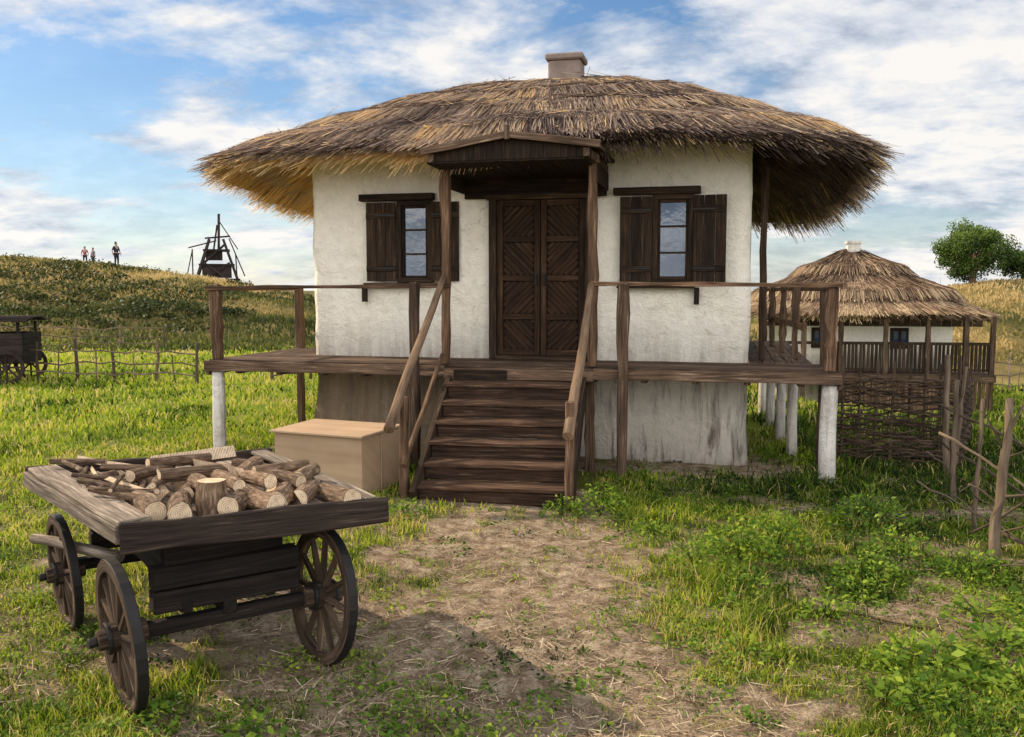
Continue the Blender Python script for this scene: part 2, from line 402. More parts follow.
def leaves_at(cx,cy,cz,rad,hgt,per,ls,cbase):
    n=len(cx); X=np.repeat(cx,per);Y=np.repeat(cy,per);Zc=np.repeat(cz,per);r=np.repeat(rad,per);h=np.repeat(hgt,per);l=np.repeat(ls,per)
    m=len(X); th=rng.random(m)*6.283; rr=np.sqrt(rng.random(m)); 
    px=X+np.cos(th)*rr*r; py=Y+np.sin(th)*rr*r; pz=Zc+h*(1-rr**2*.8)*(.25+.75*rng.random(m))
    l=l*(.6+.8*rng.random(m))
    d=np.stack([np.cos(th+rng.standard_normal(m)*.7),np.sin(th+rng.standard_normal(m)*.7),.5*rng.standard_normal(m)+.15],1); d/=np.linalg.norm(d,axis=1)[:,None]
    w=np.cross(d,np.array([0,0,1.])+.5*rng.standard_normal((m,3))); w/=np.linalg.norm(w,axis=1)[:,None]
    Pp=np.stack([px,py,pz],1); nrm=np.cross(w,d)
    V=np.stack([Pp,Pp+d*(l*.5)[:,None]+w*(l*.3)[:,None]+nrm*(l*.08)[:,None],Pp+d*l[:,None]-nrm*(l*.1)[:,None],Pp+d*(l*.5)[:,None]-w*(l*.3)[:,None]+nrm*(l*.08)[:,None]],1).reshape(-1,3)
    k=np.arange(m)*4; F=np.stack([k,k+1,k+2,k+3],1)
    C=np.clip(np.repeat(cbase,per)+.18*rng.standard_normal(m)+.25*(pz-Zc)/np.maximum(h,.01)-.1,0,1)
    return V,F,np.repeat(C,4)
n=15000; y=2.8*(13/2.8)**rng.random(n); x=(rng.random(n)*2-1)*(.66*y+.4)
m=(.12+mask(x,y))*sst(.38,.58,fbm(x*1.3,y*1.3,40))*np.where(x>.9,1.3,.6)+.07
k=(rng.random(n)<m)&~inhouse(x,y); x=x[k];y=y[k]
n2=300; s_=rng.random(n2)*8.6-4.4; t_=-.25+.35*rng.standard_normal(n2); ex=P0[0]+s_*CU+t_*SU; ey=P0[1]-s_*SU+t_*CU
kk=~inhouse(ex,ey); x=np.concatenate([x,ex[kk]]); y=np.concatenate([y,ey[kk]])
q=rng.random(len(x)); tall=1+.9*(x>1)*(fbm(x*2,y*2,44)>.5)
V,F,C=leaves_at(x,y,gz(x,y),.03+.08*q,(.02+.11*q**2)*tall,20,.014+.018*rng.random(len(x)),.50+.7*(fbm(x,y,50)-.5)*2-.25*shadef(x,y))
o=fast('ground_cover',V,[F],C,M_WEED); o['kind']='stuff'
n=30000; y=2.6*(9.5/2.6)**rng.random(n); x=(rng.random(n)*2-1)*(.64*y)
k=(rng.random(n)<(1-mask(x,y))*.70*sst(.3,.6,fbm(x*2.2,y*2.2,55))*1.5+.15)&~inhouse(x,y); x=x[k];y=y[k];n=len(x)
th=rng.random(n)*6.283; l=.012+.06*rng.random(n)**2; w=.001+.0014*rng.random(n)
d=np.stack([np.cos(th),np.sin(th),.18*rng.standard_normal(n)],1); p=np.stack([x,y,gz(x,y)+.006+.012*rng.random(n)],1)
s2=np.stack([-np.sin(th),np.cos(th),.4*rng.standard_normal(n)],1)
V=np.stack([p-d*l[:,None]-s2*w[:,None],p-d*l[:,None]+s2*w[:,None],p+d*l[:,None]+s2*w[:,None],p+d*l[:,None]-s2*w[:,None]],1).reshape(-1,3)
k=np.arange(n)*4
o=fast('straw_litter',V,[np.stack([k,k+1,k+2,k+3],1)],np.repeat(np.clip(.42+.28*rng.standard_normal(n),0,1),4),M_LITTER); o['kind']='stuff'
ck=MB()
for _ in range(1500):
    y_=2.8*(8.5/2.8)**R(); x_=U(-.6,.6)*y_
    if float(mask(x_,y_))>.5 or bool(inhouse(x_,y_)): continue
    r=U(.004,.02)*U(.5,1); z_=gz1(x_,y_)
    ck.cyl((x_,y_,z_-r*.3),(x_+U(-.4,.4)*r,y_+U(-.4,.4)*r,z_+r*.8),r*1.1,r*.5,6,1,rj=.3)
M_CLOD=plain('soil_clod',(.33,.24,.16),.95)
o=ck.make('soil_clods',M_CLOD); o['kind']='stuff'
def weed(x,y,rad,h,ls,cnt,label,c=.45):
    z=gz1(x,y)
    V,F,C=leaves_at(np.array([0.]),np.array([0.]),np.array([0.]),np.array([rad]),np.array([h]),cnt,np.array([ls]),np.array([c]))
    b=MB()
    for _ in range(10):
        a=U(0,6.28); b.path([(0,0,-.01),(math.cos(a)*rad*.3,math.sin(a)*rad*.3,h*.5),(math.cos(a)*rad*.7,math.sin(a)*rad*.7,h*U(.6,1))],[.004,.003,.0015],4,col=.3)
    nv=len(V); V2=np.concatenate([V,np.array(b.V)]); C2=np.concatenate([C,np.full(len(b.V),.3)])
    Fq=np.array([f for f in b.F if len(f)==4])+nv
    o=fast('weed_plant',V2,[np.concatenate([F,Fq])],C2,M_WEED); o.location=(x,y,z)
    top('',label,'plant',obj=o,group='weeds growing around the hut')
g1='low broad-leaved green weed on trampled grass'; g2='bushy green weed clump on bare soil'; g3='small leafy weed at the foot of the stairs'; g4='low leafy weed beside rough pole fence'
W=[(2.3,4.75,.30,.17,.062,320,g1,.62),(2.62,4.45,.22,.13,.055,220,g1,.6),(2.0,4.3,.2,.1,.05,150,g1,.62),(2.75,4.9,.24,.16,.055,200,g1,.58),
(1.75,6.75,.32,.36,.04,620,g2,.62),(1.35,6.5,.22,.24,.036,320,g2,.62),(2.1,7.0,.28,.34,.04,480,g2,.52),(2.5,6.2,.25,.24,.04,320,g2,.62),(1.5,5.6,.2,.14,.036,200,g2,.64),(2.0,5.5,.22,.16,.036,220,g2,.64),(1.6,6.0,.2,.18,.036,220,g2,.6),(2.9,6.6,.3,.30,.04,380,g2,.56),(3.3,6.3,.25,.24,.04,260,g2,.56),(2.3,5.9,.2,.15,.036,200,g2,.64),(1.3,4.9,.16,.1,.034,120,g2,.64),
(.80,8.05,.26,.34,.036,480,g3,.6),(.45,8.05,.2,.2,.032,260,g3,.6),(1.2,7.5,.2,.14,.036,200,g3,.6),(-1.75,4.15,.16,.1,.04,120,'small weed beside a cart wheel',.6),
(3.1,7.6,.35,.34,.042,480,'bushy green weed in the shade of the hut',.35),(3.5,5.6,.3,.24,.05,280,g4,.6),(2.9,5.4,.25,.18,.045,240,g4,.64),(-.95,8.0,.2,.16,.04,170,'small weed beside the stairs',.5),(-1.2,3.95,.15,.1,.045,90,'small weed beside a cart wheel',.62),(1.9,3.7,.18,.12,.045,120,g1,.64)]  # the weed by the hut has shade put into its leaf colour
for w_ in W: weed(*w_)
# ------------------------------------------------------------------ thatch
def thatch(name,parent,cs,ct,a,b,zr,ze,rh,thick,nst,nfr,mat,courses=5.5,droop=.2,sw=.009,bump=.06,back=0.0,ex=4.5,pw=1.32,frl=1.0,jit=.13,bright=0.0,tier=0,rough=.07,bdroop=0.0):
    def surf(ph,r):
        c=np.cos(ph);s=np.sin(ph)
        rad=(np.abs(c/a)**ex+np.abs(s/b)**ex)**(-1/ex)
        ex_=rad*c; ey_=rad*s
        rag=1+.035*(vn(ph*9,ph*0,3)-.5)*r**3+.02*(vn(ph*37,ph*0,5)-.5)*r**3
        x=cs+ex_*rh/a*(1-r)+ex_*r*rag; x=x-np.sign(ex_)*back*np.clip(ey_/b,0,1)*r
        y=ct+ey_*r*rag
        z=zr-(zr-ze)*np.abs(r)**pw
        rw=r+.03*(vn(ph*6,ph*0,15)-.5)
        z=z+bump*((rw*courses)%1.0)**1.5*np.minimum(r*2,1)+rough*(fbm(x*1.6,y*1.6,11)-.5)+.03*(vn(x*7,y*7,2)-.5)
        z=z-(droop*np.abs(c)**1.5+bdroop*np.clip(ey_/b*.6+.55,0,1)**1.3*np.abs(c)**1.0)*r**3+.03*np.sin(ph*5+1)*r**3
        return np.stack([x,y,z],-1)
    nphi=320; nr=96
    ph=np.linspace(0,2*np.pi,nphi,endpoint=False); rr=np.linspace(.0,1,nr)
    PH,RR=np.meshgrid(ph,rr); T=surf(PH,RR)
    rr2=np.linspace(1,.15,14); PH2,RR2=np.meshgrid(ph,rr2); Bt=surf(PH2,RR2); Bt[...,2]-=thick*(.65+.35*RR2)
    mid=surf(ph[None,:],np.full((1,nphi),1.0)); 
    e=mid.copy(); e[...,2]-=thick*.45; dirv=np.stack([np.cos(ph),np.sin(ph)],-1); e[0,:,:2]+=dirv*.03
    Vg=np.concatenate([T.reshape(-1,3),e.reshape(-1,3),Bt.reshape(-1,3)]); rows=nr+1+len(rr2)
    i,j=np.meshgrid(np.arange(nphi),np.arange(rows-1)); i2=(i+1)%nphi
    F1=np.stack([(j*nphi+i),((j+1)*nphi+i),((j+1)*nphi+i2),(j*nphi+i2)],-1).reshape(-1,4)
    undc=np.where(np.cos(PH2)>0,.18,.75)  # eave underside: sun glow painted on the left, shade on the right
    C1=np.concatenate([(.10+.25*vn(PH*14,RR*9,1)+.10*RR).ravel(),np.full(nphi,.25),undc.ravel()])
    def st(ph,r,off,ln,dirn,w,roll):
        P=surf(ph,r); P[:,2]+=off
        d=dirn/np.linalg.norm(dirn,axis=1)[:,None]
        w0=np.cross(d,np.array([0,0,1.])+roll[:,None]*rng.standard_normal((len(ph),3))); w0/=np.linalg.norm(w0,axis=1)[:,None]+1e-9
        E=P+d*ln[:,None]
        return np.stack([P-w0*w[:,None],P+w0*w[:,None],E+w0*(w*.7)[:,None],E-w0*(w*.7)[:,None]],1).reshape(-1,3)
    n=nst; ph_=rng.random(n)*6.283; r_=np.sqrt(rng.random(n))*.97
    d=surf(ph_,np.minimum(r_+.10,1.02))-surf(ph_,r_-.02); d/=np.linalg.norm(d,axis=1)[:,None]+1e-9
    tg=np.stack([-np.sin(ph_),np.cos(ph_),0*ph_],1)
    loc_j=(fbm(np.cos(ph_)*r_*9,np.sin(ph_)*r_*9,18)-.5)*.9
    d=d+tg*(rng.standard_normal(n)*jit+loc_j*.35)[:,None]+np.array([0,0,1.])*(.022*rng.standard_normal(n)+.006)[:,None]
    Vs=st(ph_,r_,.004+.018*rng.random(n),.18+.36*rng.random(n),d,sw*(.5+rng.random(n)),np.full(n,.4))
    patch=fbm(np.cos(ph_)*r_*6,np.sin(ph_)*r_*6,8)
    cf=(r_*courses)%1.0
    Cs=np.clip(.25+.85*(patch-.5)+.17*rng.standard_normal(n)+.06*r_+.26*(cf>.78)-.16*(cf<.13)+bright+(tier>0)*.36*(r_>tier),0,1); Cs=np.where(rng.random(n)<.14,.66+.2*rng.random(n),Cs)
    n=int(nst*.03); ph3=rng.random(n)*6.283; r3=np.sqrt(rng.random(n))*.95
    d=np.stack([-np.sin(ph3),np.cos(ph3),0*ph3],1)*np.sign(rng.random(n)-.5)[:,None]+(surf(ph3,r3+.03)-surf(ph3,r3))*rng.standard_normal(n)[:,None]*4
    Vx=st(ph3,r3,.02+.015*rng.random(n),.12+.35*rng.random(n),d,sw*(.5+.6*rng.random(n)),np.full(n,.5)); Cx=np.clip(.60+.2*rng.standard_normal(n),0,1)
    n=nfr; ph4=rng.random(n)*6.283; r4=.90+.10*rng.random(n); dep=rng.random(n)
    side=np.abs(np.cos(ph4))**1.2; bk=(np.cos(ph4)>.3)*np.clip(np.sin(ph4)*.7+.5,0,1)*(bdroop>0)
    out=np.stack([np.cos(ph4),np.sin(ph4),0*ph4],1); tg=np.stack([-np.sin(ph4),np.cos(ph4),0*ph4],1)
    d=out*(.95+.2*rng.random(n))[:,None]+np.array([0,0,-1.])*(.24+.26*dep+.35*side*dep+.9*bk+.14*rng.standard_normal(n))[:,None]+tg*(.18*rng.standard_normal(n))[:,None]
    clump=vn(ph4*30,ph4*0,6)
    Vf=st(ph4,r4,-thick*dep*1.02+.02,(.06+.18*rng.random(n)*(.4+clump)*(.6+.8*side+1.1*bk))*frl,d,sw*(.5+rng.random(n)),np.full(n,.8))
    Cf=np.clip(.45+.25*rng.standard_normal(n)+.15*dep+.22*side*(np.cos(ph4)<0)+.08*side,0,1)  # fringe painted lighter on its left side, where the sun strikes
    n=nfr; ph5=rng.random(n)*6.283; r5=.6+.36*rng.random(n)
    d=surf(ph5,r5+.02)-surf(ph5,r5-.03); d/=np.linalg.norm(d,axis=1)[:,None]; d=d+np.stack([-np.sin(ph5),np.cos(ph5),0*ph5],1)*(rng.standard_normal(n)*.12)[:,None]-np.array([0,0,.06])
    Vu=st(ph5,r5,-thick-.01-.02*rng.random(n),.2+.3*rng.random(n),d,sw*(.5+rng.random(n)),np.full(n,.3)); Cu=np.clip(.98+.12*rng.standard_normal(n)-.72*(np.cos(ph5)>0),0,1)  # underside straw carries the same painted left glow and right shade
    VS=np.concatenate([Vs,Vx,Vf,Vu]); CS=np.repeat(np.concatenate([Cs,Cx,Cf,Cu]),4)
    k=len(Vg)+np.arange(len(VS)//4)*4
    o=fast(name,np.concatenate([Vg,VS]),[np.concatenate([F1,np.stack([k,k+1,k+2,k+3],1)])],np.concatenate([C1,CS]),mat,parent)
    return o,surf
# ------------------------------------------------------------------ HOUSE
house=top('thatched_house','whitewashed clay cottage with shaggy thatched roof on raised wooden deck','house',(P0[0],P0[1],0),-TH)
def wallmesh(name,s0,s1,t0,t1,z0,z1,mat,parent,flare=0,rough=.012,step=.12):
    per=[]; r=.07
    def side(p,q):
        n=max(2,int((Vector(q)-Vector(p)).length/step)); return [Vector(p).lerp(Vector(q),k/n) for k in range(n)]
    cs=[(s0+r,t0),(s1-r,t0),(s1,t0+r),(s1,t1-r),(s1-r,t1),(s0+r,t1),(s0,t1-r),(s0,t0+r)]
    for k in range(8): per+=side(cs[k],cs[(k+1)%8])
    nz=max(2,int((z1-z0)/step)); V=[];n=len(per); cx=(s0+s1)/2; cy=(t0+t1)/2
    for k in range(nz+1):
        z=z0+(z1-z0)*k/nz; fl=flare*(1-k/nz)
        for p in per:
            nz_=(float(fbm(p.x*2+p.y*3,z*2.2,13,3))-.5)*rough*3
            dx=(1 if p.x>cx else -1) if (p.x<=s0+.08 or p.x>=s1-.08) else 0
            dy=(1 if p.y>cy else -1) if (p.y<=t0+.08 or p.y>=t1-.08) else 0
            V.append((p.x+dx*(nz_+fl),p.y+dy*(nz_+fl),z))
    F=[(k*n+i,k*n+(i+1)%n,(k+1)*n+(i+1)%n,(k+1)*n+i) for k in range(nz) for i in range(n)]
    F=np.array(F); o=fast(name,V,[F],np.full(len(V),.5),mat,parent,smooth=True)
    return o
wallmesh('wall',-2.736,2.776,.95,5.55,1.19,3.80,M_WALL,house,rough=.016)
wallmesh('plinth_wall',-2.70,2.74,.93,5.5,-.15,1.12,M_PLINTH,house,flare=.06,rough=.02)
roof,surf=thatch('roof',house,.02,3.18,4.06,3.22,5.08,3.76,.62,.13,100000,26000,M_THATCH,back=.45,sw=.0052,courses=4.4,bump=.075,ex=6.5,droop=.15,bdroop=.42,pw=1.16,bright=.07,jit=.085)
b=MB()
for k in range(13):
    ph0=-math.pi/2+U(-1.0,1.0); r0=U(.25,.62); r1=r0+U(-.06,.06); dph=U(.25,.55)
    pts=[]
    for q in range(9):
        t=q/8; p=surf(np.array([ph0-dph/2+dph*t]),np.array([r0+(r1-r0)*t]))[0]; pts.append((p[0],p[1],p[2]+.03))
    b.path(pts,U(.007,.012),5)
b.make('roof_poles',M_TWIG,roof)
b=MB(); cz=4.86
b.box((.22,3.1,cz+.17),(.46,.40,.5),col=.5,ax='z'); b.box((.22,3.1,cz+.46),(.54,.48,.09),col=.7); 
b.make('chimney',M_BRICK,roof,bevel=.02)
# deck
b=MB()
for k in range(7):
    t0=-.02+k*.143
    b.beam((-3.66+U(-.02,.02),t0+.07,1.18),(3.66+U(-.02,.02),t0+.07,1.18),.136,.04,seg=8,wob=.002)
for sd,s0,s1,te in ((-1,-3.66,-2.76,2.4),(1,2.80,3.42,5.9)):
    ss=s0
    while ss<s1-.05:
        b.beam((ss+.07,.985,1.18),(ss+.07,te,1.18),.132,.04,seg=6,wob=.002); ss+=.14
b.beam((-3.70,-.055,1.125),(-.62,-.055,1.125),.05,.12,seg=8,wob=.004,col=.9); b.beam((1.10,-.055,1.125),(3.70,-.055,1.125),.05,.12,seg=8,wob=.004,col=.9)
b.beam((-.62,-.055,1.10),(1.10,-.055,1.10),.05,.12,seg=3,wob=.003)
b.beam((-3.69,-.02,1.08),(-3.69,2.4,1.08),.05,.14,seg=6,wob=.003); b.beam((3.47,.95,1.08),(3.47,5.9,1.08),.05,.14,seg=6,wob=.003); b.beam((3.69,-.02,1.08),(3.69,.93,1.08),.05,.14)
for s_ in np.arange(-3.3,3.4,.55): b.beam((s_,.02,1.09),(s_,.9,1.09),.07,.12)
b.make('deck',M_DECK,house,bevel=.004)
def post(s,t,z0,z1,w,mat,wob=.008,bev=.012,h=None,name='post',par=house,label=None,rt=False):
    b=MB()
    if rt: b.cyl((s,t,z0),(s+U(-.01,.01),t,z1),w/2*1.08,w/2*.97,12,9,wob=.003,rj=.09)
    else: b.beam((s,t,z0),(s+U(-.01,.01),t,z1),w,h or w,up=(0,1,0),seg=7,wob=wob)
    o=b.make(name,mat,par,bevel=0 if rt else bev,smooth=rt)
    if label: o['label']=label
    return o
for s,t in ((-3.58,.04),(3.58,.04)):
    post(s,t,-.15,1.05,.165,M_WPOST,rt=True,label='whitewashed deck post')
    post(s,t,1.2,2.12,.115,M_RAIL)
post(-3.6,2.3,-.15,2.08,.10,M_DECK)
for s,t in ((3.34,1.7),(3.26,2.9),(3.18,4.2),(3.12,5.7)):
    post(s,t,-.15,1.0,.13,M_WPOST,rt=True,label='whitewashed round post'); post(s,t,1.2,2.12,.085,M_DECK)
post(3.60,.85,-.15,2.08,.09,M_DECK)
post(-.965,-.11,-.1,2.14,.10,M_DECK); post(1.43,-.11,-.1,2.12,.12,M_DECK)
post(2.93,1.3,1.2,3.5,.075,M_DARK); post(1.02,.25,-.1,1.02,.10,M_DECK)
post(-.61,-.0,1.2,3.52,.095,M_RAIL,name='porch_column'); post(1.08,.0,1.2,3.55,.10,M_RAIL,name='porch_column')
b=MB()
b.beam((-3.68,-.01,2.075),(-.55,-.04,2.10),.075,.045,seg=7,wob=.004)
b.make('railing',M_RAIL,house,bevel=.004)
b=MB(); b.beam((1.06,-.04,2.12),(3.68,-.01,2.10),.075,.045,seg=7,wob=.004); b.make('railing',M_RAIL,house,bevel=.004)
b=MB(); b.beam((-3.62,.05,2.07),(-3.62,2.35,2.06),.06,.04,seg=7,wob=.004); b.make('railing',M_RAIL,house,bevel=.004)
b=MB(); b.beam((3.60,.05,2.08),(3.58,.9,2.07),.06,.04); b.beam((3.58,.9,2.06),(3.26,2.9,2.06),.06,.04,seg=3,wob=.003);b.beam((3.26,2.9,2.06),(3.12,5.7,2.05),.06,.04,seg=5,wob=.003); b.beam((3.40,1,1.62),(3.13,5.7,1.62),.04,.08,seg=5,wob=.003); b.make('railing',M_RAIL,house,bevel=.004)
# porch roof
b=MB()
for k in range(8):
    t0=-.47+k*.18
    for (sa,za,sb,zb) in ((-.67,3.54,.25,3.68),(1.20,3.555,.25,3.68)):
        b.beam((sa,t0,za),(sb,t0,zb),.175,.035,seg=3,wob=.002)
b.beam((-.70,-.575,3.525),(.27,-.575,3.675),.035,.075,seg=3,wob=.002); b.beam((1.23,-.575,3.54),(.23,-.579,3.675),.035,.075,seg=3,wob=.002)
b.beam((-.66,-.02,3.46),(1.14,-.02,3.47),.09,.09,seg=3,wob=.002)
b.beam((-.61,-.54,3.46),(-.61,.93,3.46),.07,.09); b.beam((1.08,-.54,3.47),(1.08,.93,3.47),.07,.09)
b.box((.25,-.59,3.69),(.05,.06,.15),ax='z')
b.make('porch_roof',M_DECK,house,bevel=.004)
b=MB()
for k in range(5): b.beam((-.64,.87,3.20+k*.085),(1.11,.87,3.20+k*.085),.03,.083,col=.1)  # darkest wood tone on ceiling and back paints in the porch's deep shade
for k in range(9): b.beam((-.57+k*.193,-.50,3.415),(-.57+k*.193,.87,3.39),.190,.02,col=.1)
for k in range(11):
    s_=-.55+k*.16; ztop=3.53+(.13)*(1-abs(s_-.25)/1.0)
    b.beam((s_,-.50,3.425),(s_,-.50,ztop),.157,.02,up=(0,1,0),col=U(0,.25))
b.beam((-.65,-.02,3.32),(-.65,.87,3.32),.02,.20); b.beam((1.12,-.02,3.32),(1.12,.87,3.32),.02,.20)
b.make('porch_ceiling',M_DARK,house,bevel=.003)
# door
dx0,dx1,dz0,dz1=-.235,.855,1.205,3.14; wy=.905
b=MB()
b.box((dx0-.045,wy-.02,(dz0+dz1)/2),(.09,.14,dz1-dz0+.0),ax='z'); b.box((dx1+.045,wy-.02,(dz0+dz1)/2),(.09,.14,dz1-dz0),ax='z')
b.box(((dx0+dx1)/2,wy-.022,dz1+.03),(dx1-dx0+.24,.15,.06)); b.box(((dx0+dx1)/2,wy-.05,dz0+.02),(dx1-dx0,.18,.05))
door=b.make('door',M_DARK,house,bevel=.005)
b=MB(); b.box(((dx0+dx1)/2,wy+.015,(dz0+dz1)/2),(dx1-dx0,.02,dz1-dz0),col=.1,ax='z'); b.make('door_backing',M_DARK,door)
mid=(dx0+dx1)/2
def clipseg(p,q,x0,x1,z0,z1):
    t0,t1=0,1;dx=q[0]-p[0];dz=q[1]-p[1]
    for pp,qq in ((-dx,p[0]-x0),(dx,x1-p[0]),(-dz,p[1]-z0),(dz,z1-p[1])):
        if abs(pp)<1e-9:
            if qq<0: return None
        else:
            r=qq/pp
            if pp<0: t0=max(t0,r)
            else: t1=min(t1,r)
    if t0>=t1: return None
    return (p[0]+dx*t0,p[1]+dz*t0),(p[0]+dx*t1,p[1]+dz*t1)
for sgn,(x0,x1) in ((1,(dx0+.005,mid-.006)),(-1,(mid+.006,dx1-.005))):
    b=MB(); z0=dz0+.05;z1=dz1-.005; yy=wy-.02; st=.07
    b.box((x0+st/2,yy,(z0+z1)/2),(st,.05,z1-z0),ax='z'); b.box((x1-st/2,yy,(z0+z1)/2),(st,.05,z1-z0),ax='z')
    nP=4; zs=[z0+(z1-z0)*k/nP for k in range(nP+1)]
    for k,z in enumerate(zs): 
        zz=z+.035 if k==0 else (z-.035 if k==nP else z)
        b.box(((x0+x1)/2,yy-.002,zz),(x1-x0-2*st-.004,.048,.07))
    for k in range(nP):
        pz0=zs[k]+.035+(.035 if k==0 else 0);pz1=zs[k+1]-.035-(.035 if k==nP-1 else 0);px0=x0+st+.004;px1=x1-st-.004
        zz=pz0-.5; sg2=sgn*(1 if k%2 else -1)
        while zz<pz1+.5:
            sl=1.0*sg2
            seg=clipseg((px0,zz-sl*(px1-px0)/2),(px1,zz+sl*(px1-px0)/2),px0+.004,px1-.004,pz0,pz1)
            if seg and (Vector(seg[0])-Vector(seg[1])).length>.03:
                b.beam((seg[0][0],yy+.010+U(0,.003),seg[0][1]),(seg[1][0],yy+.010+U(0,.003),seg[1][1]),.02,.052,up=(0,0,1),col=U(.2,.8))
            zz+=.078
    b.make('door_leaf',M_DOOR,door,bevel=.005)
for x in (mid-.05,mid+.05):
    b=MB(); b.box((x,wy-.05,2.18),(.03,.012,.16),ax='z'); b.cyl((x,wy-.05,2.22),(x,wy-.10,2.22),.008,n=6); b.cyl((x,wy-.05,2.13),(x,wy-.10,2.13),.008,n=6); b.cyl((x,wy-.10,2.10),(x,wy-.10,2.25),.01,n=8)
    b.make('handle',M_IRON,door)
def window(x0,x1,z0,z1,shL,shR,lint,left_hang=None):
    yy=wy; b=MB(); f=.06
    b.box((x0-f/2,yy,(z0+z1)/2),(f,.10,z1-z0),ax='z'); b.box((x1+f/2,yy,(z0+z1)/2),(f,.10,z1-z0),ax='z')
    b.box(((x0+x1)/2,yy,z1+f/2),(x1-x0+2*f,.10,f)); b.box(((x0+x1)/2,yy,z0-f/2),(x1-x0+2*f,.10,f))
    w=b.make('window',M_DARK,house,bevel=.004)
    b=MB(); b.box(((x0+x1)/2,yy+.02,(z0+z1)/2),(x1-x0,.01,z1-z0),col=.5,ax='z'); b.make('window_pane',M_GLASS,w)
    b=MB()
    for k in (1,2): b.box(((x0+x1)/2,yy-.0,z0+(z1-z0)*k/3),(x1-x0,.03,.022))
    b.box((x0+.014,yy-.002,(z0+z1)/2),(.028,.034,z1-z0),ax='z'); b.box((x1-.014,yy-.002,(z0+z1)/2),(.028,.034,z1-z0),ax='z')
    b.box(((x0+x1)/2,yy-.001,z0+.016),(x1-x0-.06,.03,.03));b.box(((x0+x1)/2,yy-.001,z1-.016),(x1-x0-.06,.03,.03))
    b.make('window_frame',M_DARK,w,bevel=.003)
    b=MB(); b.box(((lint[0]+lint[1])/2,yy-.03,z1+.105),(lint[1]-lint[0],.12,.085)); b.make('lintel',M_DARK,w,bevel=.006)
    b=MB(); b.box(((lint[0]+lint[1])/2,yy-.03,z0-.085),(lint[1]-lint[0]-.1,.13,.05)); b.make('sill',M_DARK,w,bevel=.006)
    for (a,c,ang) in ((shL[0],shL[1],shL[2]),(shR[0],shR[1],shR[2])):
        b=MB(); wd=abs(c-a); n=max(2,int(round(wd/.115)))
        sg=1 if c>a else -1
        for k in range(n):
            b.box((sg*(k+.5)*wd/n,0,(z0+z1)/2),(wd/n-.006,.022,z1-z0+.08),ax='z')
        for zz in (z0+.12,z1-.12): b.box((sg*wd/2,-.022,zz),(wd*.96,.02,.07))
        for zz in (z0+.12,z1-.12): b.box((sg*wd*.35,-.036,zz),(wd*.7,.006,.025),mi=1)
        b.make('shutter',[M_DARK,M_IRON],w,loc=(a,yy-.065,0),rot=(0,0,math.radians(ang)),bevel=.003)
    if left_hang:
        b=MB(); b.box((left_hang,yy-.02,z0-.20),(.06,.05,.20),ax='z'); b.make('bracket',M_DARK,w)
    return w
window(-1.47,-1.13,2.20,3.10,(-1.53,-1.93,0),(-1.07,-.72,14),(-2.02,-1.04),-1.98)
window(1.71,2.06,2.18,3.10,(1.65,1.27,0),(2.12,2.50,-6),(1.19,2.20),2.17)
# stairs
stairs=bpy.data.objects.new('stairs',None); COL.objects.link(stairs); stairs.parent=house; stairs.location=(.245,-.08,0); stairs.rotation_euler=(0,0,math.radians(4.8))
ris=1.2/7; run=.265
for k in range(1,7):
    z=1.2-ris*k; y=-run*k
    b=MB(); b.beam((-.76+U(-.02,.02),y+.115,z-.022),(.74+U(-.02,.02),y+.115,z-.022),.31,.045,seg=6,wob=.004,col=.9)  # treads toned paler than risers to paint in light on their tops
    b.beam((-.735,y+.0,z-.11),(.72,y+.0,z-.11),.022,ris-.05,seg=3,wob=.002,col=.1)
    b.make('step',M_STEP,stairs,bevel=.008)
b=MB(); b.beam((-.735,.02,1.2-.11),(.72,.02,1.2-.11),.022,ris-.05,col=.1)
for sx in (-.77,.75):
    b.beam((sx,.0,.98),(sx,-run*6.3,.02),.05,.26,seg=4,wob=.003)
b.make('stringer',M_DARK,stairs,bevel=.005)
b=MB(); b.beam((-.90,-1.50,-.1),(-.90,-1.48,1.02),.085,.085,up=(0,1,0),seg=5,wob=.004); b.make('newel_post',M_RAIL,stairs,bevel=.01)
b=MB(); b.beam((.74,-1.70,-.1),(.74,-1.68,1.02),.085,.085,up=(0,1,0),seg=5,wob=.004); b.make('newel_post',M_RAIL,stairs,bevel=.01)
b=MB(); b.cyl((-.86,.10,2.20),(-.95,-1.86,.74),.036,.05,10,8,wob=.008,rj=.05); b.make('handrail',M_POLE,stairs,smooth=True)
b=MB(); b.cyl((.83,.10,2.20),(.74,-1.86,.72),.036,.052,10,8,wob=.008,rj=.05); b.make('handrail',M_POLE,stairs,smooth=True)
b=MB(); b.cyl((-.86,.0,1.32),(-.88,-1.62,.35),.024,.03,8,6,wob=.006); b.make('lower_rail',M_RAIL,stairs,smooth=True)
# ------------------------------------------------------------------ crate
crate=top('storage_crate','plain plywood storage box with loose lid beside cottage stairs','box',(-1.82,9.30,gz1(-1.8,9.3)),math.radians(-24))
b=MB(); w,d,h=1.06,.72,.60
b.box((0,0,h/2),(w,.0+d,h),col=.45,ax='x')
for sx in (-1,1):
    b.box((sx*(w/2+.008),0,h*.5),(.014,.05,h),col=.3,ax='z')
b.make('crate_body',M_PLY,crate,bevel=.006)
b=MB(); b.beam((-w/2-.03,.0,h+.015),(w/2+.03,.0,h+.02),d+.06,.024,col=.75,seg=2); b.make('crate_lid',M_PLY,crate,bevel=.004,rot=(math.radians(1.2),0,0))
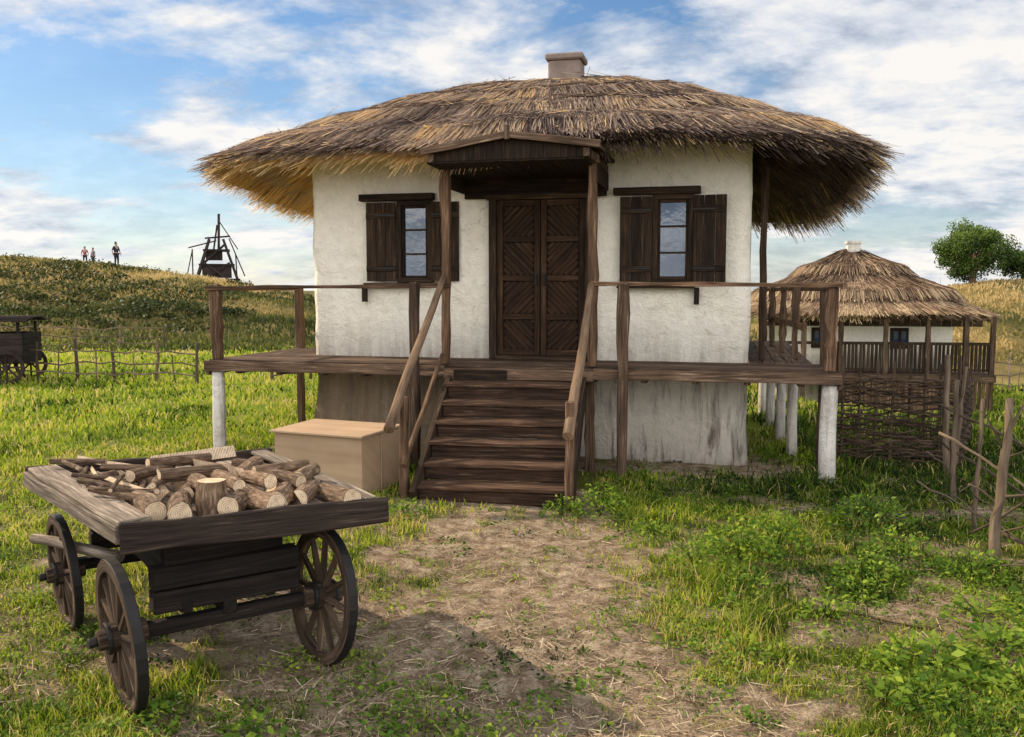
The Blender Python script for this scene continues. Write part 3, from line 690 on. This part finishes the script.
# ------------------------------------------------------------------ cart
CA=math.radians(37); cart=top('wooden_cart','old dark wooden cart with spoked wheels loaded with firewood','cart',(-1.9,5.1,gz1(-1.9,5.1)),CA)
ci=Matrix.Rotation(-CA,4,'Z')
def cl(x,y,z=0):
    v=ci@Vector((x+1.9,y-5.1,0)); return Vector((v.x,v.y,z))
FL,FR,BL,BR=cl(-1.86,4.24),cl(-.70,4.74),cl(-2.98,5.50),cl(-1.69,6.12)
def Q(a,b_,z): 
    p=FL.lerp(FR,a).lerp(BL.lerp(BR,a),b_); return Vector((p.x,p.y,z-.015*(1-b_)))
def ring(b,r0,r1,w,n=32,mi=0,gap=False):
    base=len(b.V)
    for k in range(n):
        a=6.28318*k/n
        for (r,x) in ((r0,-w/2),(r1,-w/2),(r1,w/2),(r0,w/2)):
            rr=r*(1+U(-.004,.004)); b.V.append((x,math.cos(a)*rr,math.sin(a)*rr)); b.C.append(.35+.45*((k*6//n)%2))
    for k in range(n):
        for i in range(4):
            j=(i+1)%4; k2=(k+1)%n
            b.F.append((base+k*4+i,base+k2*4+i,base+k2*4+j,base+k*4+j)); b.MI.append(mi)
            u0=k*.08;u1=(k+1)*.08; b.UV.append(((u0,i*.06),(u1,i*.06),(u1,i*.06+.06),(u0,i*.06+.06)))
RW=.385
b=MB(); ring(b,RW-.065,RW-.008,.055); ring(b,RW-.0085,RW,.05,mi=1); rimM=b
rim0=rimM.make('wheel',[M_WHEEL,M_IRON],cart,bevel=.004)
b=MB(); b.cyl((-.12,0,0),(.11,0,0),.058,.05,14,1); b.cyl((-.05,0,0),(.055,0,0),.075,.075,14); b.cyl((.05,0,0),(.07,0,0),.08,n=14,mi=1); b.cyl((-.07,0,0),(-.05,0,0),.08,n=14,mi=1); b.cyl((.111,0,0),(.15,0,0),.026,n=8,mi=1)
hub0=b.make('hub',[M_WHEEL,M_IRON],rim0,smooth=False,bevel=.004)
b=MB()
for k in range(12):
    a=6.28318*k/12+.2; b.beam((0,math.cos(a)*.07,math.sin(a)*.07),(0,math.cos(a)*(RW-.055),math.sin(a)*(RW-.055)),.028,.036,up=(1,0,0),tw=.8)
sp0=b.make('spokes',M_WHEEL,rim0,bevel=.004)
WP=[(-1.93,4.31,math.pi,0),(-1.06,4.90,0,0),(-2.76,5.42,math.pi,1),(-1.85,6.02,0,0)]
for n_,(x,y,rz,yw) in enumerate(WP):
    if n_==0: r_,h_,s_=rim0,hub0,sp0
    else:
        r_=rim0.copy();h_=hub0.copy();s_=sp0.copy()
        for q_ in (r_,h_,s_): COL.objects.link(q_)
        r_.parent=cart;h_.parent=r_;s_.parent=r_
    p=cl(x,y); sc=.94 if n_>1 else 1
    r_.scale=(sc,)*3
    r_.location=(p.x,p.y,RW*sc-.015+(gz1(x,y)-gz1(-1.9,5.1)))
    m=Matrix.Rotation(rz+math.radians(yw),4,'Z')@Matrix.Rotation(math.radians(4),4,'Y')@Matrix.Rotation(U(0,1),4,'X')
    r_.rotation_euler=m.to_euler()
b=MB()
for (a1,a2) in ((WP[0],WP[1]),(WP[2],WP[3])):
    p=cl(a1[0],a1[1],RW-.02);q=cl(a2[0],a2[1],RW-.02); b.beam(p,q,.07,.07)
    p2=p.lerp(q,.14);q2=p.lerp(q,.86)
    for z in (.50,.62): b.beam((p2.x,p2.y,z),(q2.x,q2.y,z),.10,.11)
mf=(cl(WP[0][0],WP[0][1])+cl(WP[1][0],WP[1][1]))/2; mb_=(cl(WP[2][0],WP[2][1])+cl(WP[3][0],WP[3][1]))/2
b.beam((mf.x,mf.y-.05,.42),(mb_.x,mb_.y+.5,.42),.07,.08)
for sx in (-.22,.22): b.beam((mf.x+sx,mf.y-.05,.46),(mb_.x+sx*.6,mb_.y+.1,.46),.05,.06)
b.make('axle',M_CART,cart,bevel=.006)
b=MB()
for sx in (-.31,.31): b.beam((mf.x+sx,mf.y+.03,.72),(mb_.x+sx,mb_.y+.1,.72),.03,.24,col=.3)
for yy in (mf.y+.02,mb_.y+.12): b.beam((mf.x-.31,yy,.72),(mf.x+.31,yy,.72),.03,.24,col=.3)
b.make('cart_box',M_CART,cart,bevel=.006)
b=MB()
nb=9
for k in range(nb):
    a0=.06+.88*(k+.5)/nb; b.beam(Q(a0,.03,.900),Q(a0,.97,.900),.125,.03,seg=4,wob=.003)
b.make('cart_floor',M_GREY,cart,bevel=.004)
b=MB()
b.beam(Q(-.02,.0,.885),Q(1.03,.0,.895),.04,.145,seg=5,wob=.004,col=.35)
b.make('front_board',M_CARTB,cart,bevel=.008)
b=MB()
b.beam(Q(.045,.02,.955),Q(.045,1.0,.955),.17,.028,seg=5,wob=.004,col=.7); b.beam(Q(-.02,.01,.895),Q(-.02,1.0,.895),.03,.09,seg=5,wob=.003,col=.2)
b.make('side_board',M_GREY,cart,bevel=.006)
b=MB()
b.beam(Q(.965,.02,.955),Q(.965,1.0,.955),.11,.028,seg=5,wob=.004,col=.4); b.beam(Q(1.02,.01,.895),Q(1.02,1.0,.895),.03,.09,seg=5,wob=.003,col=.2)
b.make('side_board',M_GREY,cart,bevel=.006)
b=MB(); b.beam(Q(-.02,1.01,.91),Q(1.03,1.01,.91),.04,.11,seg=5,wob=.004); b.make('back_board',M_CARTB,cart,bevel=.008)
b=MB(); b.cyl((mb_.x-.33,mb_.y-.45,.50),(mb_.x-.68,mb_.y+.22,.52),.035,.03,8,4,wob=.01); b.make('drawbar',M_GREY,cart,smooth=True)
# ------------------------------------------------------------------ firewood
cw=Matrix.Translation((-1.9,5.1,0))@Matrix.Rotation(CA,4,'Z'); gc=gz1(-1.9,5.1)
bd=math.radians(112)
def log(a,b_,z,r,ln,ang,pitch=0,half=False,stand=False,dark=False):
    p=cw@Q(a,b_,0); mbb=MB()
    n=12 if not half else 9
    mbb.cyl((-ln/2,0,0),(ln/2,0,0),r,r*U(.85,1),n,4,wob=r*.12,mi=0,cmi=1,half=half,rj=.09,col=U(0,.3) if dark else U(.2,1))
    o=mbb.make('firewood_log',[M_BARK,M_CUT],smooth=False,bevel=.002)
    if half:
        me=o.data
        for pl in me.polygons:
            if len(pl.vertices)==4 and abs(pl.area)>r*1.2*ln/4: pl.material_index=1
    if stand: o.rotation_euler=(0,-math.pi/2,0); z=z+ln/2
    else: o.rotation_euler=(U(-3,3) if half else 0,pitch,ang)
    o.location=(p.x,p.y,z+gc)
    lab='short upright round log with pale cut top on the cart' if stand else ('split firewood piece with pale wood face on the cart' if half else 'round cut log with bark stacked on the cart')
    top('',lab,'log',obj=o,group='firewood stacked on the cart')
fz=.905
for k in range(8):
    a=.15+k*.103
    if k==2: continue
    log(a,.12+U(-.03,.03),fz+.05,U(.042,.060),U(.20,.32),bd+U(-.45,.45),U(-.03,.03),half=(k==6))
for k in range(7):
    a=.17+k*.112; log(a+U(-.02,.02),.36+U(-.05,.05),fz+.045,U(.036,.050),U(.28,.38),bd+U(-.6,.7),U(-.06,.06),half=R()<.4)
for k in range(7):
    a=.15+k*.115; log(a+U(-.02,.02),.66+U(-.05,.05),fz+.04,U(.03,.044),U(.3,.42),bd+U(-.8,1.3),U(-.06,.06),half=R()<.4,dark=True)
for k in range(5):
    a=.40+k*.11; log(a,.25+U(-.03,.05),fz+.115,U(.036,.048),U(.24,.34),bd+U(-.6,.7),U(-.08,.08),half=R()<.4)
for k in range(5):
    a=.34+k*.12; log(a,.52+U(-.08,.08),fz+.105,U(.030,.044),U(.3,.42),bd+U(-1.3,1.3),U(-.08,.08),half=R()<.5)
log(.375,.12,fz-.005,.076,.18,0,stand=True)
log(.60,.80,fz+.11,.045,.55,bd-1.15,0,half=True)
log(.48,.66,fz+.135,.030,.40,bd-1.1,.05)
for k in range(22): log(U(.10,.34),U(.30,.9),fz+U(.04,.11),U(.010,.022),U(.25,.5),bd+U(-.5,1.5),U(-.10,.10),dark=R()<.6,half=R()<.35)
# ------------------------------------------------------------------ wattle fence panel
wf=top('wattle_fence','dark woven wattle fence panel beside the cottage deck','fence',(3.98,10.75,0),math.atan2(-.42,1.15))
for k in range(8):
    b=MB(); b.cyl((k*.18,U(-.01,.01),-.15),(k*.18+U(-.03,.03),0,U(1.0,1.35)),.020,.014,6,3,wob=.008); b.make('stake',M_TWIG,wf)
b=MB()
for r in range(40):
    z=.0+r*.026; pts=[]; k0=int(U(0,5)) if r%3==0 else 0; k1=26-(int(U(0,6)) if r%4==1 else 0); tl=U(-.03,.03)
    for k in range(k0,k1+1):
        x=-.06+k*1.38/26; pts.append((x,.030*math.cos(math.pi*x/.18+(math.pi if r%2 else 0)),z+tl*(x-.6)+.02*math.sin(x*5+r)+U(-.014,.014)))
    b.path(pts,U(.008,.017),5)
b.make('woven_branches',M_TWIG,wf)
wf2=top('wattle_fence','dark woven wattle fence running back toward the neighbouring cottage','fence',(5.22,10.4,0),math.radians(60))
for k in range(10):
    b=MB(); b.cyl((k*.24,0,-.3),(k*.24+U(-.03,.03),0,U(.9,1.15)),.02,.012,6,3,wob=.008); b.make('stake',M_TWIG,wf2)
b=MB()
for r in range(26):
    z=-.15+r*.04; pts=[(-.06+k*2.3/36,.028*math.cos(math.pi*(-.06+k*2.3/36)/.24+(math.pi if r%2 else 0)),z+U(-.012,.012)) for k in range(37)]
    b.path(pts,U(.009,.018),4)
b.make('woven_branches',M_TWIG,wf2)
# rustic pole fence at right
pf=top('pole_fence','rustic fence of crooked bare branches and forked posts on grass','fence',(3.70,6.7,gz1(3.7,6.7)))
def crook(p0,p1,r0,r1,w,n=9):
    pts=[];rad=[]
    p0=Vector(p0);p1=Vector(p1);ox=oy=oz=0
    for k in range(n+1):
        t=k/n; c=p0.lerp(p1,t)
        if 0<k<n: ox=ox*.7+U(-w,w);oy=oy*.7+U(-w,w);oz=oz*.7+U(-w,w)*.6
        else: ox=oy=oz=0
        pts.append((c.x+ox,c.y+oy,c.z+oz)); rad.append(r0+(r1-r0)*t)
    return pts,rad
def br(b,p0,p1,r0,r1,w,n=9,m=7):
    pts,rad=crook(p0,p1,r0,r1,w,n); b.path(pts,rad,m)
def brp(parent,name,*args):
    b=MB(); br(b,*args); b.make(name,M_BRANCH,parent,smooth=True)
brp(pf,'fence_post',(-.05,0,-.1),(.06,.05,1.25),.045,.030,.018)
brp(pf,'fence_post',(.30,-.75,-.1),(.33,-.72,1.0),.032,.022,.012)
brp(pf,'fence_post',(.22,.8,-.1),(.28,.85,1.15),.024,.016,.015)
brp(pf,'fence_post',(.60,1.9,-.1),(.60,1.95,1.2),.032,.024,.012)
brp(pf,'fence_post',(1.15,3.2,-.1),(1.10,3.2,1.35),.045,.03,.012)
brp(pf,'fence_post',(1.38,3.5,-.1),(1.44,3.45,1.2),.03,.02,.012)
for a_ in (((.95,3.0,.82),(.33,-.85,.70),.014,.011,.02,14),((.95,2.9,.42),(.36,-.85,.34),.014,.011,.02,14),((-.20,.6,.90),(.42,-.9,.30),.012,.008,.025,12),((.0,-.05,.52),(.9,-.2,.60),.013,.010,.02,8),
 ((-.05,.3,.15),(.45,-.4,.85),.010,.006,.02,8),((.22,.6,.05),(.48,-.8,.72),.010,.007,.025,8),((.08,.1,.2),(.55,-1.0,-.02),.013,.010,.025,8),((.03,.03,.85),(-.12,.15,1.15),.012,.005,.01,5),((.03,.03,.95),(.18,.0,1.3),.013,.006,.01,5),
 ((-.10,-.1,.0),(.1,.2,.45),.007,.004,.015,6),((-.22,-.2,.02),(.3,-.5,.14),.008,.004,.02,7)):
    brp(pf,'fence_branch',*a_)
for k in range(16):
    x0=U(-.12,.35); y0=U(-.6,1.6); z0_=U(.0,.9)
    brp(pf,'fence_branch',(x0,y0,z0_),(x0+U(.1,.7),y0+U(-.8,.4),max(.02,z0_+U(-.5,.5))),U(.006,.011),.003,.03,8)
b=MB(); br(b,(0,0,.02),(.75,.25,.03),.010,.006,.02,8)
o=b.make('fallen_branch',M_TWIG,loc=(.05,3.45,gz1(.3,3.5))); top('','thin dry fallen branch on trampled soil','branch',obj=o)
b=MB(); br(b,(0,0,.02),(.5,-.35,.03),.009,.004,.02,8)
o=b.make('fallen_branch',M_TWIG,loc=(2.1,5.6,gz1(2.3,5.5))); top('','thin dry fallen branch on weedy grass','branch',obj=o)
# ------------------------------------------------------------------ left pole fence
def railfence(x0,y0,x1,y1,h,label,n,grp=None,pick=0,mat=None):
    mat=mat or M_BRANCH
    f=top('pole_fence',label,'fence',(x0,y0,gz1(x0,y0)),0)
    c=MB()
    for k in range(n+1):
        b=MB()
        t=k/n; x=(x1-x0)*t; y=(y1-y0)*t; z=gz1(x+x0,y+y0)-gz1(x0,y0)
        b.cyl((x,y,z-.2),(x+U(-.08,.08),y,z+h*U(1,1.3)),.045,.03,6,3,wob=.03)
        b.make('fence_post',mat,f)
        if pick and k<n:
            for q in range(pick):
                tt=(k+(q+.5)/pick)/n; xx=(x1-x0)*tt;yy=(y1-y0)*tt
                c.cyl((xx,yy,z-.1),(xx+U(-.1,.1),yy,z+h*U(.7,1.1)),.018,.012,5,2,wob=.02)
    for hh in (.25,.55,.88):
        pts=[]
        for k in range(n*3+1):
            t=k/(n*3); x=(x1-x0)*t; y=(y1-y0)*t-.05; pts.append((x,y,gz1(x+x0,y+y0)-gz1(x0,y0)+h*hh+U(-.06,.06)))
        c.path(pts,.018,5)
    c.make('fence_rails',mat,f)
railfence(-12.6,20.5,-6.9,19.6,.80,'weathered thin pole fence across green meadow',6,pick=1)
railfence(-5.4,20.2,-3.2,21.8,.6,'weathered thin pole fence behind the cottage',3,pick=2)
railfence(-30,30.5,-12,31,.85,'low thin pole fence at the foot of a grassy hill',12)
railfence(13.5,23.5,21,22.0,1.0,'grey horizontal rail fence on the far meadow',8,pick=3,mat=M_GREY)
railfence(14.5,30,26,31,1.1,'grey horizontal rail fence near the golden slope',10,pick=2,mat=M_GREY)
# ------------------------------------------------------------------ dark wagon
wg=top('covered_wagon','dark weathered plank wagon standing in the meadow','wagon',(-11.85,20.2,gz1(-11.8,20.2)),math.radians(8))
b=MB()
for k in range(5): b.beam((-1.1,-.55,.52+k*.13),(1.0,-.55,.52+k*.13),.04,.12); b.beam((-1.1,.55,.52+k*.13),(1.0,.55,.52+k*.13),.04,.12)
for k in range(5): b.beam((.98,-.5,.52+k*.13),(.98,.5,.52+k*.13),.04,.12)
b.beam((-1.1,0,.45),(1.0,0,.45),1.05,.05)
b.make('wagon_body',M_FAR,wg)
b=MB()
for x in (-1.0,-.1,.9):
    for y in (-.5,.5): b.beam((x,y,1.0),(x,y,1.35),.05,.05,up=(0,1,0))
for k in range(7): b.beam((-1.2,-.62+k*.2,1.38+.08*math.sin(k*math.pi/6)),(1.15,-.62+k*.2,1.38+.08*math.sin(k*math.pi/6)),.19,.035)
b.make('wagon_roof',M_FAR,wg)
for x in (-.75,.7):
    for y in (-.68,.68):
        b=MB(); ring(b,.30,.37,.06,24)
        for k in range(8):
            a=.785*k; b.beam((0,0,0),(0,math.cos(a)*.31,math.sin(a)*.31),.035,.035,up=(1,0,0))
        b.cyl((-.09,0,0),(.09,0,0),.06,n=8)
        b.make('wheel',M_FAR,wg,loc=(x,y,.36),rot=(0,0,math.pi/2))
# ------------------------------------------------------------------ second house
H2=(10.65,28.2); h2=top('thatched_house','small whitewashed cottage with pointed straw roof and slatted wooden gallery','house',(H2[0],H2[1],-1.42),math.radians(-9))
wallmesh('wall',-2.4,2.4,-2.0,2.4,-.2,2.9,M_WALL,h2,step=.4)
r2,_=thatch('roof',h2,-.05,0.2,3.62,3.3,4.75,2.76,.25,.14,30000,8000,M_THATCH2,courses=2.6,droop=.05,sw=.010,bump=.24,ex=3.4,pw=1.03,frl=1.3,jit=.045,rough=.03,tier=.76,bright=.06)
b=MB(); b.box((0,.2,4.68),(.36,.34,.5),ax='z'); b.box((0,.2,4.95),(.44,.40,.08)); b.make('chimney',M_WPOST,r2)
b=MB()
for k in range(7): b.beam((-3.2,-3.0+k*.14,1.1),(3.2,-3.0+k*.14,1.1),.135,.06)
for k in range(6): b.beam((-3.2+k*.14,-2.0,1.1),(-3.2+k*.14,2.4,1.1),.135,.06)
b.beam((-3.2,-3.05,1.0),(3.2,-3.05,1.0),.06,.16)
b.make('deck',M_DECK,h2)
for x in (-3.1,-2.5,-1.9,-.9,.3,1.4,2.4,3.1):
    post(x,-2.98,-.3,2.75,.12,M_DECK,par=h2,bev=0)
b=MB(); b.beam((-3.1,-2.98,1.98),(3.1,-2.98,1.98),.08,.08); b.beam((-3.1,-2.98,1.25),(3.1,-2.98,1.25),.05,.05)
x=-1.0
while x<3.1:
    b.beam((x,-3.0,1.2),(x+U(-.02,.02),-3.0,1.96),.075,.025,up=(0,1,0)); x+=.105
b.make('railing',M_DARK,h2)
b=MB()
x=-.8
while x<3.15: b.beam((x,-3.02,-.2),(x+U(-.02,.02),-3.02,1.0),.08,.02,up=(0,1,0)); x+=.10
b.make('slatted_skirt',M_RAIL,h2)
b=MB()
for k in range(22): b.beam((-3.0+k*.28,-2.03,2.62),(-2.74+k*.28,-2.03,2.62),.04,.4)
b.make('gallery_board',M_DECK,h2)
for x in (-1.3,.9):
    b=MB(); b.box((x,-2.03,2.08),(.5,.06,.6),col=.5,ax='z'); w=b.make('window',M_DARK,h2); b=MB()
    for dx in (-.11,.11): b.box((x+dx,-2.07,2.08),(.13,.02,.40),col=.5,ax='z')
    b.make('window_pane',M_GLASS,w)
# ------------------------------------------------------------------ wooden tower on hill
tx,ty=-21.5,66; tz=gz1(tx,ty)-.5
tw=top('wooden_siege_tower','dark timber lookout tower with masts and cross braces on hilltop','tower',(tx,ty,tz),.3); tw.scale=(.88,.88,.88)
b=MB()
for sx in (-1,1):
    for sy in (-1,1): b.beam((sx*1.9,sy*1.6,0),(sx*.55,sy*.5,4.2),.2,.2,up=(0,1,0))
for z,w in ((.9,1.6),(2.1,1.2),(3.3,.85)):
    for sy in (-1,1): b.beam((-w-.2,sy*w*.9,z),(w+.2,sy*w*.9,z),.15,.16)
    for sx in (-1,1): b.beam((sx*w,-w*.9,z),(sx*w,w*.9,z),.15,.16)
for sy in (-1,1):
    b.beam((-1.7,sy*1.45,.3),(1.0,sy*1.0,2.3),.12,.12); b.beam((1.7,sy*1.45,.3),(-1.0,sy*1.0,2.3),.12,.12); b.beam((-1.1,sy*.95,2.2),(.65,sy*.65,3.8),.12,.12)
b.make('tower_frame',M_FAR,tw)
b=MB(); b.box((0,0,1.6),(2.3,2.0,1.1),ax='x'); b.box((-.2,0,2.9),(1.3,1.1,.8),ax='x'); b.make('tower_cabin',M_FAR,tw)
b=MB(); b.beam((.15,0,2.5),(.25,0,6.3),.2,.2,up=(0,1,0)); b.beam((-.25,0,3.2),(.1,0,5.4),.14,.14,up=(0,1,0)); b.beam((-.9,.1,4.3),(1.1,.1,4.5),.13,.13); b.beam((.2,0,5.8),(1.7,0,3.4),.08,.08); b.beam((1.0,.1,4.3),(2.2,0,1.2),.09,.09); b.beam((-2.2,0,3.5),(.0,0,4.1),.1,.1); b.beam((-1.9,0,.2),(-1.9,0,3.4),.1,.1,up=(0,1,0)); b.beam((1.6,.2,.2),(1.5,.2,3.0),.1,.1,up=(0,1,0)); b.beam((-1.9,0,3.3),(-2.6,0,.1),.08,.08)
b.make('mast',M_FAR,tw)
# ------------------------------------------------------------------ people
def person(x,y,h,mtop,mleg,label,face=0,armout=.05):
    root=top('person',label,'person',(x,y,gz1(x,y)-.03),face)
    k=h/1.75
    J={'pel':(0,0,.95,.13),'che':(0,0,1.30,.145),'neck':(0,0,1.48,.06),'head':(0,-.01,1.62,.10),'cr':(0,0,1.72,.075),
       'lh':(-.10,0,.88,.09),'lk':(-.11,-.02,.50,.06),'la':(-.12,.02,.08,.045),'lt':(-.12,-.13,.03,.035),
       'rh':(.10,0,.88,.09),'rk':(.13,-.03,.50,.06),'ra':(.15,.02,.08,.045),'rt':(.16,-.13,.03,.035),
       'ls':(-.19,0,1.41,.055),'le':(-.24-armout,.02,1.13,.042),'lw':(-.25-armout,-.06,.88,.032),'lf':(-.25-armout,-.08,.78,.03),
       'rs':(.19,0,1.41,.055),'re':(.24+armout,.02,1.13,.042),'rw':(.22+armout,-.10,.90,.032),'rf':(.2+armout,-.13,.81,.03)}
    E=[('pel','che'),('che','neck'),('neck','head'),('head','cr'),('pel','lh'),('lh','lk'),('lk','la'),('la','lt'),('pel','rh'),('rh','rk'),('rk','ra'),('ra','rt'),('che','ls'),('ls','le'),('le','lw'),('lw','lf'),('che','rs'),('rs','re'),('re','rw'),('rw','rf')]
    def skin(nm,js,es,mat,inf=1):
        ids={j:i for i,j in enumerate(js)}
        me=bpy.data.meshes.new(nm); me.from_pydata([tuple(c*k for c in J[j][:3]) for j in js],[(ids[a],ids[b_]) for a,b_ in es],[]); me.materials.append(mat)
        o=bpy.data.objects.new(nm,me); COL.objects.link(o); o.parent=root
        m=o.modifiers.new('skin','SKIN')
        for i,j in enumerate(js):
            r=J[j][3]*k*inf; me.skin_vertices[0].data[i].radius=(r,r)
        me.skin_vertices[0].data[0].use_root=True
        s=o.modifiers.new('sub','SUBSURF'); s.levels=1; s.render_levels=2
        return o
    try:
        skin('body',list(J),E,M_SKIN)
        skin('shirt',['pel','che','ls','le','rs','re'],[('pel','che'),('che','ls'),('ls','le'),('che','rs'),('rs','re')],mtop,1.14)
        skin('trousers',['pel','lh','lk','la','rh','rk','ra'],[('pel','lh'),('lh','lk'),('lk','la'),('pel','rh'),('rh','rk'),('rk','ra')],mleg,1.16)
        b=MB(); b.cyl((0,.015*k,1.63*k),(0,.01*k,1.765*k),.108*k,.06*k,10); b.make('hair',M_HAIR,root)
    except Exception as ex: print('person',ex)
person(-31.1,66,1.35,M_CLR,M_CLD,'person in red top standing on the hilltop',.4)
person(-30.6,66.2,1.3,M_CLG,M_CLD,'person in grey top standing on the hilltop',-.5)
person(-28.6,65.5,1.8,M_CLD,M_CLD,'person in dark clothes standing on the hilltop',1.2,.1)
# ------------------------------------------------------------------ trees / shrubs
def tree(x,y,h,rad,label,nl=7000):
    z=gz1(x,y); root=top('tree',label,'tree',(x,y,z-.1))
    b=MB(); b.path([(0,0,0),(.1,0,h*.2),(.0,.1,h*.45),(.1,0,h*.7)],[.26,.2,.14,.05],7)
    cl_=[]; nc=46
    for k in range(nc):
        d=Vector((rng.standard_normal(),rng.standard_normal(),rng.standard_normal())).normalized()*(.35+.5*R()**.5)
        p=(d.x*rad*.95,d.y*rad*.95,h*.52+d.z*h*.50+.1); p=(p[0],p[1],max(p[2],h*.14)); cl_.append((p,U(.45,.9)*rad*.32))
        b.path([(0.05,0,h*U(.15,.4)),(p[0]*.5,p[1]*.5,p[2]*.75),p],[.06,.04,.015],5)
    b.make('trunk',M_BARK,root)
    per=nl//nc; VV=[];FF=[];CC=[];o0=0
    for (p,r) in cl_:
        m=per; d=rng.standard_normal((m,3)); d/=np.linalg.norm(d,axis=1)[:,None]; q=np.array(p)+d*(r*(.35+.85*rng.random(m)**.6))[:,None]*np.array([1,1,.8])
        ls=.07+.10*rng.random(m); a=rng.standard_normal((m,3)); a/=np.linalg.norm(a,axis=1)[:,None]; c=np.cross(a,rng.standard_normal((m,3))); c/=np.linalg.norm(c,axis=1)[:,None]
        V=np.stack([q,q+a*ls[:,None]*.6+c*ls[:,None]*.4,q+a*ls[:,None]*1.2,q+a*ls[:,None]*.6-c*ls[:,None]*.4],1).reshape(-1,3)
        k_=o0+np.arange(m)*4; FF.append(np.stack([k_,k_+1,k_+2,k_+3],1)); VV.append(V); o0+=m*4
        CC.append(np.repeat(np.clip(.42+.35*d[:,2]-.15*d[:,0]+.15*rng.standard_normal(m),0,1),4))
    fast('crown',np.concatenate(VV),[np.concatenate(FF)],np.concatenate(CC),M_TREE,root)
tree(31.0,61,4.2,2.9,'full green leafy tree on the golden slope',20000)
tree(35.2,62,2.3,1.9,'low rounded green tree beside the larger one',7000)
n=2000; y=32+30*rng.random(n); x=(-.62+ .42*rng.random(n))*y; sh_=fbm(x*.30,y*.16,60)
k=(sh_>.52+.10*sst(42,58,y)); x=x[k];y=y[k]
rr=.25+.5*rng.random(len(x))**2
V,F,C=leaves_at(x,y,gz(x,y),rr,rr*.65,26,np.full(len(x),.17),.40+.9*(fbm(x*.5,y*.5,66)-.5))
o=fast('hill_shrubs',V,[F],C,M_SHRUB); o['kind']='stuff'
n=52000; y=30+44*rng.random(n)**1.15; x=(rng.random(n)*2-1)*.66*y; k=(np.abs(x/y+.05)>.12)&((x<0)|(y>38)); x=x[k];y=y[k]; n=len(x)
gm=fbm(x*.16,y*.16,70)
o=blades('hill_grass',x,y,gz(x,y)-.02,.10+.24*rng.random(n),.03+.03*rng.random(n),.1+.6*rng.random(n),np.clip(.26+.42*sst(40,62,y)+.35*(x>0)+1.7*(gm-.5)+.10*rng.standard_normal(n),0,1),M_HGRASS); o['kind']='stuff'
# ------------------------------------------------------------------ world
w=bpy.data.worlds.new('World'); scene.world=w; w.use_nodes=True; nt=w.node_tree; nt.nodes.clear()
EL=math.radians(33); az=(-.89,.456)
sky=N(nt,'ShaderNodeTexSky',sky_type='NISHITA'); sky.sun_disc=False; sky.sun_elevation=EL; sky.sun_rotation=math.atan2(az[0],az[1]); sky.air_density=1.0; sky.dust_density=.3; sky.ozone_density=3.0
tc=N(nt,'ShaderNodeTexCoord'); sp=N(nt,'ShaderNodeSeparateXYZ'); L(nt,tc.outputs['Generated'],sp.inputs[0])
zc=math_(nt,'ADD',math_(nt,'MAXIMUM',sp.outputs[2],0),.24)
cb=N(nt,'ShaderNodeCombineXYZ'); L(nt,math_(nt,'DIVIDE',sp.outputs[0],zc),cb.inputs[0]); L(nt,math_(nt,'DIVIDE',sp.outputs[1],zc),cb.inputs[1]); cb.inputs[2].default_value=3.7
mp=N(nt,'ShaderNodeMapping'); mp.inputs['Rotation'].default_value=(0,0,.45); mp.inputs['Scale'].default_value=(1.0,1.2,1); mp.inputs['Location'].default_value=(5.3,1.1,0); L(nt,cb.outputs[0],mp.inputs[0])
n1=noise(nt,mp.outputs[0],1.8,15,.60,.15); n2=noise(nt,mp.outputs[0],4.6,12,.62,.1); n0=noise(nt,mp.outputs[0],.7,3,.5)
dn=math_(nt,'ADD',math_(nt,'MULTIPLY',n1,.8),math_(nt,'MULTIPLY',n0,.3))
cov=ramp(nt,dn,[(.475,(0,0,0)),(.525,(.5,.5,.5)),(.585,(1,1,1))])
lp=ramp(nt,math_(nt,'ADD',math_(nt,'MULTIPLY',n2,.5),math_(nt,'MULTIPLY',n1,.5)),[(.41,(.46,.52,.63)),(.49,(.76,.80,.87)),(.57,(1.05,1.01,.96))])
hz=ramp(nt,sp.outputs[2],[(0,(.58,.58,.58)),(.12,(.20,.20,.20)),(.3,(0,0,0))])
covh=math_(nt,'MAXIMUM',math_(nt,'MULTIPLY',cov,.94),hz)
bk=math_(nt,'MULTIPLY_ADD',math_(nt,'MAXIMUM',math_(nt,'MULTIPLY',sp.outputs[1],-1),0),3.2,1.0)  # clouds behind the camera boosted as added fill for the shaded front wall
cloud=scale_(nt,lp,bk)
skyc=scale_(nt,sky.outputs[0],.125)
hs=N(nt,'ShaderNodeHueSaturation'); hs.inputs['Saturation'].default_value=1.15; L(nt,skyc,hs.inputs['Color'])
fin=mixc(nt,covh,hs.outputs[0],cloud)
bg=N(nt,'ShaderNodeBackground'); L(nt,fin,bg.inputs[0]); bg.inputs[1].default_value=.97
wo=N(nt,'ShaderNodeOutputWorld'); L(nt,bg.outputs[0],wo.inputs[0])
# sun
sd=bpy.data.lights.new('sun','SUN'); sd.energy=5.0; sd.angle=math.radians(.5); sd.color=(1,.84,.62)
so=bpy.data.objects.new('sun',sd); COL.objects.link(so)
v=Vector((az[0]*math.cos(EL),az[1]*math.cos(EL),math.sin(EL))); so.rotation_euler=v.to_track_quat('Z','Y').to_euler()
# camera
cd=bpy.data.cameras.new('camera'); cd.sensor_width=36; cd.lens=900/1024*36; cd.clip_end=3000; cd.clip_start=.05
co=bpy.data.objects.new('camera',cd); COL.objects.link(co); co.location=(0,0,2.05); co.rotation_euler=(math.radians(90-4.985),0,0); scene.camera=co
scene.view_settings.view_transform='Standard'; scene.view_settings.look='None'; scene.view_settings.exposure=0
